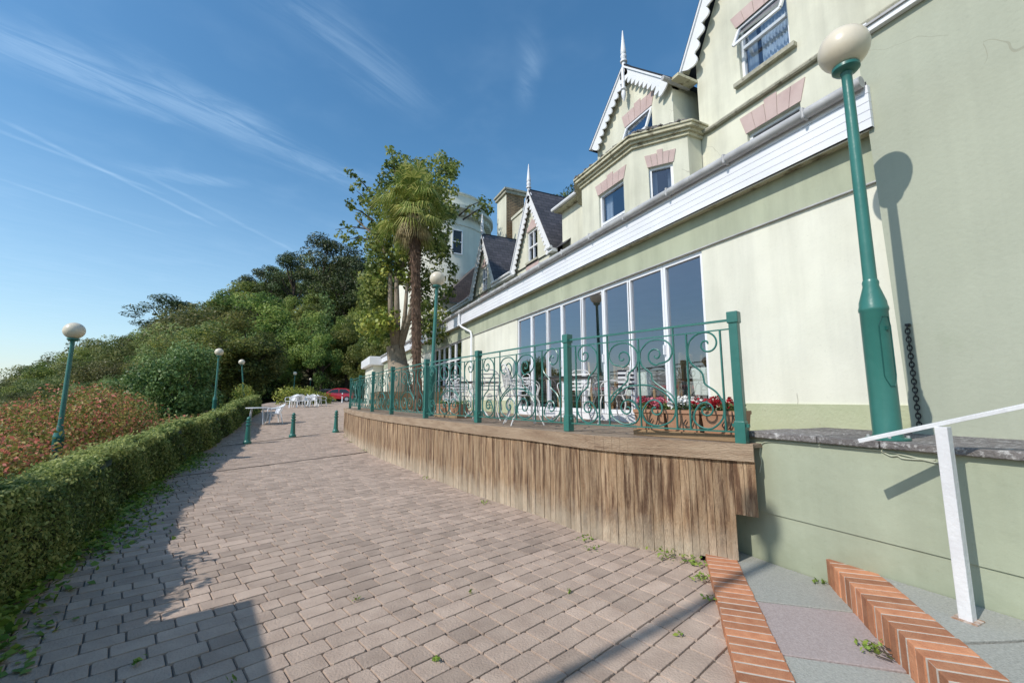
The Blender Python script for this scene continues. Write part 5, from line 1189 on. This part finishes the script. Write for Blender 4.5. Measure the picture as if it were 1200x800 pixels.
protos = {'broad': [tree_proto('broadleaved_tree', 'broad', s) for s in (1, 2, 3)], 'scrub': [tree_proto('scrub_bush', 'scrub', s) for s in (4, 5)], 'pine': [tree_proto('pine_tree', 'pine', s) for s in (6, 7)]}
used = set()
rnd.seed(99)
def place(kind, px, ytop, depth, label, group, wide=1.0, i=None):
    i = rnd.randrange(len(protos[kind])) if i is None else i; pr, H = protos[kind][i]
    p = W(px, ytop, depth); b = terrain_z(p.x, p.y) - .2; h = p.z - b
    if h < .8: return
    s = h / H; w = s * wide
    sc_ = (w * rnd.uniform(.9, 1.15), w * rnd.uniform(.9, 1.15), s)
    if (kind, i) not in used:
        used.add((kind, i)); r = pr; r.location = (p.x, p.y, b); r.rotation_euler = (0, 0, rnd.random() * 6); r['label'] = label; r['group'] = group; r.scale = sc_
    else: r = dup(pr, (p.x, p.y, b), rnd.random() * 6, label, group, sc_)
    return r
GW = 'broadleaved trees in the wood beyond the drive'; LW = 'broadleaved tree standing in the dense wood on the slope beyond the drive'
GS = 'scrub bushes on the left hillside'; LS = 'olive green scrub bush among others on the hillside at the left'
# hillside scrub, left
for d, off in ((31, 70), (37, 58), (44, 40), (53, 26), (64, 8), (78, 0)):
    px = -140
    while px < 290:
        yt = interp(px, SKY); y = yt + off * min(1, (466 - yt) / 60) + rnd.uniform(-4, 5)
        if d < 34 and px > 110: px += 40; continue
        if d < 40 and px > 215: px += 40; continue
        if d > 40 and rnd.random() < .35: place('broad', px, y - rnd.uniform(0, 9), d, 'rounded broadleaved tree rising among the scrub on the left hillside', 'broadleaved trees among the hillside scrub', wide=rnd.uniform(1.0, 1.5))
        else: place('scrub', px, y, d, LS, GS, wide=rnd.uniform(.9, 1.5))
        px += rnd.uniform(.6, 1.35) * 500 * 3.1 / d
# taller trees in the middle
for d, off in ((57, 95), (60, 70), (66, 48), (72, 30), (80, 14), (90, 2)):
    px = 238 if d > 62 else 250
    while px < 470:
        yt = interp(px, SKY); y = yt + off * min(1, (466 - yt) / 150) + rnd.uniform(-13, 14)
        place('broad', px, y, d, LW, GW, wide=rnd.uniform(.75, 1.15)); px += rnd.uniform(.7, 1.4) * 500 * 4.6 / d
GP = 'dark pines along the ridge'
for px, y, d, lb, w_ in ((193, 347, 88, 'flat topped dark pine standing alone on the skyline at the left', 1.25), (218, 362, 90, 'smaller dark pine just right of the lone skyline pine', 1.0), (262, 346, 84, 'dark pine with a ragged crown where the ridge begins to rise', 1.0), (285, 322, 82, 'dark pine on the ridge left of the tall pair', .95), (312, 308, 78, 'dark pine halfway up the rising ridge line', .9), (338, 294, 76, 'dark pine directly left of the tallest ridge pine', .85), (372, 272, 74, 'tallest dark pine on the ridge above the drive', .8), (400, 288, 70, 'dark pine right of the tallest ridge pine beside the ivy clad tree', .8), (424, 300, 68, 'dark pine partly behind the ivy clad tree', .8)):
    place('pine', px, y, d, lb, GP, wide=w_ * 1.15)
for px, y, d, lb in ((676, 208, 44, 'dark tree top showing behind the hotel roofs'), (700, 200, 46, 'second dark tree top behind the bay gable')):
    place('pine', px, y, d, lb, 'trees behind the hotel', wide=.7)
for (kind, i), (a, b) in (((k, i), pr) for k in protos for i, pr in enumerate(protos[k])):
    if (kind, i) not in used: bpy.data.objects.remove(a)
# ivy column on a trunk beyond the car
c = W(380, 400, 58); shrub('ivy_clad_tree', 'bright green ivy clad tree trunk behind the red car', 'tree', [((c.x + rnd.gauss(0, .5), c.y + rnd.gauss(0, .5), z), rnd.uniform(.6, 1.0)) for z in [1.5 + .55 * k for k in range(26)]], 120, .3, M['l_fresh'], base=(c.x, c.y, 1.2))

# ---- the big ivy-grown tree on the terrace
rnd.seed(5)
O = Vector((3.35, 16.9, 1.6)); D = 17.4
tr = thing('ivy_grown_tree', 'tall pollarded tree with pale stems and ragged ivy crown growing through the terrace', 'tree', O)
m = MB(O); B = O + Vector((-.15, 0, -.1))
m.tube(catmull([B, B + Vector((-.05, 0, .7)), W(466, 428, D), W(462, 405, D)], 5), [.62, .55, .5, .47, .44, .42, .42, .41, .40, .40, .40, .39, .38, .37, .36, .34][:16], 14)
for a, b, c_3, r in (((462, 408), (456, 370), (453, 318), .15), ((464, 408), (463, 370), (461, 322), .17), ((468, 408), (472, 375), (474, 330), .12), ((468, 410), (478, 370), (483, 335), .13), ((462, 330), (460, 290), (452, 235), .10), ((466, 330), (470, 270), (466, 200), .10), ((474, 335), (492, 280), (520, 215), .09), ((455, 320), (440, 280), (410, 250), .06), ((468, 260), (480, 215), (488, 180), .06)):
    m.tube(catmull([W(*a, D), W(*b, D - .9 * (b[1] > 330) + rnd.uniform(-.2, .1)), W(*c_3, D - .9 * (c_3[1] > 300) + rnd.uniform(-.3, .1))], 6), [r * (1 - .5 * k / 12) for k in range(13)], 9)
m.build('trunk', M['bark'], tr, smooth=True)
cl = []
def area(px0, px1, py0, py1, n, r0, r1, dd=1.4):
    for _ in range(n): p = W(rnd.uniform(px0, px1), rnd.uniform(py0, py1), D + .4 + rnd.uniform(-dd, dd)); cl.append((tuple(p), rnd.uniform(r0, r1)))
area(427, 447, 215, 360, 34, .25, .45); area(440, 478, 180, 318, 64, .28, .5); area(478, 520, 210, 330, 46, .3, .52); area(500, 530, 176, 250, 20, .2, .36); area(518, 534, 255, 340, 8, .16, .28); area(450, 470, 164, 200, 12, .2, .35); area(508, 532, 164, 190, 9, .18, .3); area(478, 500, 172, 200, 8, .2, .3)
area(425, 446, 300, 395, 18, .3, .5); area(484, 524, 320, 398, 26, .25, .45)
m = MB(O)
for a, b in (((432, 225), (403, 190)), ((430, 250), (395, 232)), ((428, 262), (384, 262)), ((433, 240), (408, 212)), ((455, 190), (449, 160)), ((535, 245), (562, 226)), ((540, 250), (575, 232)), ((520, 190), (527, 168)), ((425, 275), (400, 275))):
    p, q = W(*a, D), W(*b, D); m.tube([p, p.lerp(q, .5) + Vector((0, 0, .12)), q], [.04, .025, .01], 5)
    for k in range(7): f = rnd.uniform(.35, 1.05); e = p.lerp(q, f) + Vector((rnd.gauss(0, .16), rnd.gauss(0, .2), rnd.gauss(0, .16))); cl.append((tuple(e), rnd.uniform(.10, .2)))
m.build('branches', M['bark_d'], tr)
P, Q, T = clump_pts(cl, 680, fill=.3); P2 = P; leaves('crown', P, Q, .13, M['l_ivytree'], tr, v=T, aspect=.75, o=O)
cl = []; area(433, 470, 366, 404, 22, .22, .40, .6); area(446, 480, 300, 335, 8, .2, .35, .5); cl = [(tuple(Vector(c_) - FH * 1.1), r_) for c_, r_ in cl]
P, Q, T = clump_pts(cl, 460, fill=.3); leaves('young_shoots', P, Q, .14, M['l_yellow'], tr, v=T, aspect=.75, o=O)

# ---- palm
O = Vector((3.20, 13.9, 1.08)); D = 14.6
pm = thing('fan_palm', 'tall fan palm with a dark shaggy leaning trunk beside the terrace lamp', 'palm tree', O)
tp = W(479, 232, D)
path = catmull([O, W(487, 400, D), W(484, 320, D), tp], 14)
m = MB(O); n = len(path); m.tube(path, [.15 + .012 * math.sin(k * 1.7) + .03 * (k / n) for k in range(n)], 12)
for k in range(900):
    f = rnd.random() ** .7; p = path[int(f * (n - 1))]; a = rnd.random() * 2 * PI; r = .15 + .04 * f; c_4 = p + Vector((math.cos(a) * r, math.sin(a) * r, 0)); ln = .10 + .22 * max(0, f - .55)
    m.bar(c_4, c_4 + Vector((math.cos(a) * .07, math.sin(a) * .07, -ln)), .02, .006, a=rnd.random())
m.build('trunk', M['palmtrunk'], pm)
def frond(Pl, Vl, base, dirv, pet, fan, droop, dead):
    d = Vector(dirv).normalized(); c0 = base; c1 = base + d * pet + Vector((0, 0, -droop * pet * .4))
    side = d.cross(Vector((0, 0, 1))).normalized() if abs(d.z) < .98 else Vector((1, 0, 0)); up = side.cross(d)
    m_pet.bar(c0, c1, .018, .012)
    for k in range(22):
        a = -1.75 + 3.5 * k / 21; s = (d * math.cos(a) + side * math.sin(a)).normalized(); ln = fan * (1 - .22 * abs(a) / 1.75) * rnd.uniform(.85, 1.05)
        mid = c1 + s * ln * .55 + up * .03; tip = c1 + s * ln + Vector((0, 0, -(.22 + droop * .5) * ln)); w = s.cross(up).normalized() * .020
        Pl.append((c1 - w * .3, mid - w, tip, mid + w)); Vl.append(rnd.uniform(.1, .95))
def fan_mesh(name, Pl, Vl, m_, par):
    b = MB(O)
    for q, v in zip(Pl, Vl): b.add(q, [(0, 1, 2, 3)], v)
    me_o = b.build(name, m_, par); return me_o
Pl, Vl, Pd, Vd = [], [], [], []; m_pet = MB(O)
for k in range(84):
    a = k * 2.39996; el = rnd.uniform(-.7, 1.5); v = (math.cos(a) * math.cos(el), math.sin(a) * math.cos(el), math.sin(el))
    frond(Pl, Vl, tp + Vector((rnd.gauss(0, .08), rnd.gauss(0, .08), rnd.uniform(-.5, .75))), v, rnd.uniform(.35, 1.15), rnd.uniform(.5, .95), rnd.uniform(.1, .9), 0)
for k in range(22):
    a = rnd.random() * 2 * PI; el = rnd.uniform(-1.35, -.6); v = (math.cos(a) * math.cos(el), math.sin(a) * math.cos(el), math.sin(el))
    frond(Pd, Vd, tp + Vector((0, 0, rnd.uniform(-.4, .1))), v, rnd.uniform(.4, .7), rnd.uniform(.5, .7), .7, 1)
fan_mesh('crown', Pl, Vl, M['l_palm'], pm); fan_mesh('dead_fronds', Pd, Vd, M['l_dead'], pm); m_pet.build('leaf_stalks', M['l_palm'], pm)

# ================================================================== SKY, SUN, CAMERA
w = bpy.data.worlds.new('World'); sc.world = w; w.use_nodes = True; T_ = w.node_tree; T_.nodes.clear(); L = T_.links
SUNV = Vector((-1, -.19, 0)).normalized(); EL = math.radians(42)
bg = N(T_, 'ShaderNodeBackground'); bg.inputs['Strength'].default_value = .15; out = N(T_, 'ShaderNodeOutputWorld'); L.new(bg.outputs[0], out.inputs[0])
sky = N(T_, 'ShaderNodeTexSky', sky_type='NISHITA'); sky.sun_disc = False; sky.sun_elevation = EL; sky.sun_rotation = math.atan2(SUNV.x, SUNV.y) % (2 * PI)
sky.air_density = 1.2; sky.dust_density = .6; sky.ozone_density = 3.0
hs = N(T_, 'ShaderNodeHueSaturation'); hs.inputs['Saturation'].default_value = 1.22; hs.inputs['Value'].default_value = .74; hs.inputs['Hue'].default_value = .493; L.new(sky.outputs[0], hs.inputs['Color'])
tc = N(T_, 'ShaderNodeTexCoord'); sp = N(T_, 'ShaderNodeSeparateXYZ'); L.new(tc.outputs['Generated'], sp.inputs[0])
def mth(op, a, b=None, c=None, clamp=False):
    n = N(T_, 'ShaderNodeMath', operation=op); n.use_clamp = clamp
    for i, v in enumerate((a, b, c)):
        if v is None: continue
        if isinstance(v, (int, float)): n.inputs[i].default_value = v
        else: L.new(v, n.inputs[i])
    return n.outputs[0]
zc = mth('MAXIMUM', sp.outputs['Z'], .03); U_ = mth('DIVIDE', sp.outputs['X'], zc); V_ = mth('DIVIDE', sp.outputs['Y'], zc)
cb_ = N(T_, 'ShaderNodeCombineXYZ'); L.new(U_, cb_.inputs[0]); L.new(V_, cb_.inputs[1])
def noise(scale, stretch, rot=0, detail=6, dist=0.0, rough=.55, off=0):
    mp = N(T_, 'ShaderNodeMapping'); mp.inputs['Rotation'].default_value = (0, 0, rot); mp.inputs['Scale'].default_value = (stretch[0], stretch[1], 1); mp.inputs['Location'].default_value = (off, off * .7, 0)
    L.new(cb_.outputs[0], mp.inputs[0]); n = N(T_, 'ShaderNodeTexNoise'); n.inputs['Scale'].default_value = scale; n.inputs['Detail'].default_value = detail; n.inputs['Distortion'].default_value = dist; n.inputs['Roughness'].default_value = rough
    L.new(mp.outputs[0], n.inputs['Vector']); return n.outputs['Fac']
ca_, sa_ = math.cos(.48), math.sin(.48)
cw_ = N(T_, 'ShaderNodeCombineXYZ'); L.new(mth('ADD', mth('MULTIPLY', U_, ca_ * 1.6), mth('MULTIPLY', V_, sa_ * 1.6)), cw_.inputs[0]); L.new(mth('ADD', mth('MULTIPLY', U_, -sa_ * 8), mth('MULTIPLY', V_, ca_ * 8)), cw_.inputs[1])
nw_ = N(T_, 'ShaderNodeTexNoise'); nw_.inputs['Scale'].default_value = 1.7; nw_.inputs['Detail'].default_value = 9; nw_.inputs['Roughness'].default_value = .66; nw_.inputs['Distortion'].default_value = .9; L.new(cw_.outputs[0], nw_.inputs['Vector']); wisp = nw_.outputs['Fac']
wind = noise(3, (1, 1), 0, 4, .2)
def ss(x, a, b): 
    n = N(T_, 'ShaderNodeMapRange', interpolation_type='SMOOTHSTEP'); n.inputs['From Min'].default_value = a; n.inputs['From Max'].default_value = b; L.new(x, n.inputs['Value']); return n.outputs[0]
def streak(p, q, wd, amp, soft=.25, noisy=.6):
    dx, dy = q[0] - p[0], q[1] - p[1]; Ln = math.hypot(dx, dy); dx /= Ln; dy /= Ln
    du = mth('SUBTRACT', U_, p[0]); dv = mth('SUBTRACT', V_, p[1])
    t = mth('ADD', mth('MULTIPLY', du, dx), mth('MULTIPLY', dv, dy)); c = mth('ABSOLUTE', mth('ADD', mth('ADD', mth('MULTIPLY', du, -dy), mth('MULTIPLY', dv, dx)), mth('MULTIPLY', mth('SUBTRACT', wind, .5), wd * 1.6)))
    f = mth('MULTIPLY', ss(mth('MULTIPLY', c, -1), -wd, 0), mth('MULTIPLY', ss(t, -soft, .1), ss(mth('MULTIPLY', t, -1), -Ln - soft, -Ln + .1)))
    f = mth('MULTIPLY', f, mth('ADD', 1 - noisy, mth('MULTIPLY', ss(wisp, .3, .7), noisy * 1.6)))
    return mth('MULTIPLY', f, amp)
ms = [streak((-1.06, 2.08), (-.55, 2.9), .026, .20, .05, .5), streak((-1.13, 2.15), (-.72, 2.52), .028, .15, .1, .5), streak((-1.34, 2.67), (-.9, 3.15), .03, .17, .1, .5),
      streak((-.8, 1.55), (.08, 2.01), .17, .13, .3, .8), streak((-.5, 1.52), (.05, 1.93), .12, .11, .2, .85), streak((-.76, 2.32), (-.36, 2.25), .08, .18, .1, .8), streak((-.72, 2.35), (-.15, 3.2), .03, .14, .1, .5),
      streak((-.10, 1.12), (.26, 1.33), .16, .14, .15, .85), streak((.5, .95), (.62, 1.2), .06, .12, .1, .8), streak((-.95, 1.6), (-.3, 1.75), .2, .14, .2, .8)]
tot = ms[0]
for x in ms[1:]: tot = mth('ADD', tot, x)
base = mth('MULTIPLY', ss(wind, .45, .95), .12)
tot = mth('ADD', tot, base)
veil = mth('MULTIPLY', mth('SUBTRACT', 1, ss(sp.outputs['Z'], .0, .5)), .46)
tot = mth('ADD', tot, mth('MULTIPLY', veil, mth('ADD', .6, mth('MULTIPLY', wisp, .8))))
tot = mth('MULTIPLY', tot, .72, None, True)
mx = N(T_, 'ShaderNodeMix', data_type='RGBA'); L.new(tot, mx.inputs['Factor']); L.new(hs.outputs[0], mx.inputs['A']); mx.inputs['B'].default_value = (3.3, 4.45, 5.7, 1)
L.new(mx.outputs['Result'], bg.inputs['Color'])
sl = bpy.data.lights.new('sun', 'SUN'); sl.energy = 2.55; sl.angle = math.radians(.53); sl.color = (1, .94, .87)
so = bpy.data.objects.new('sun', sl); COL.objects.link(so); sd = SUNV * math.cos(EL) + Vector((0, 0, math.sin(EL))); so.rotation_euler = (-sd).to_track_quat('-Z', 'Y').to_euler(); so.location = (-20, -5, 30)
cam = bpy.data.cameras.new('camera'); cam.sensor_width = 36; cam.lens = 15.0; cam.clip_end = 12000; cam.clip_start = .05
co = bpy.data.objects.new('camera', cam); COL.objects.link(co); co.location = EYE
PT = math.atan(65.5 / 500); f = FH * math.cos(PT) + Vector((0, 0, math.sin(PT))); r = RH.copy(); u = r.cross(f); ro = math.radians(.15)
r2 = r * math.cos(ro) - u * math.sin(ro); u2 = u * math.cos(ro) + r * math.sin(ro)
co.rotation_euler = Matrix((r2, u2, -f)).transposed().to_euler()
sc.camera = co
sc.render.resolution_x = 1024; sc.render.resolution_y = 682
vs_ = sc.view_settings; vs_.view_transform = 'Standard'; vs_.look = 'None'; vs_.gamma = 1; vs_.exposure = .52; vs_.use_curve_mapping = False
sc.render.engine = 'CYCLES'; sc.cycles.max_bounces = 8; sc.cycles.transparent_max_bounces = 16
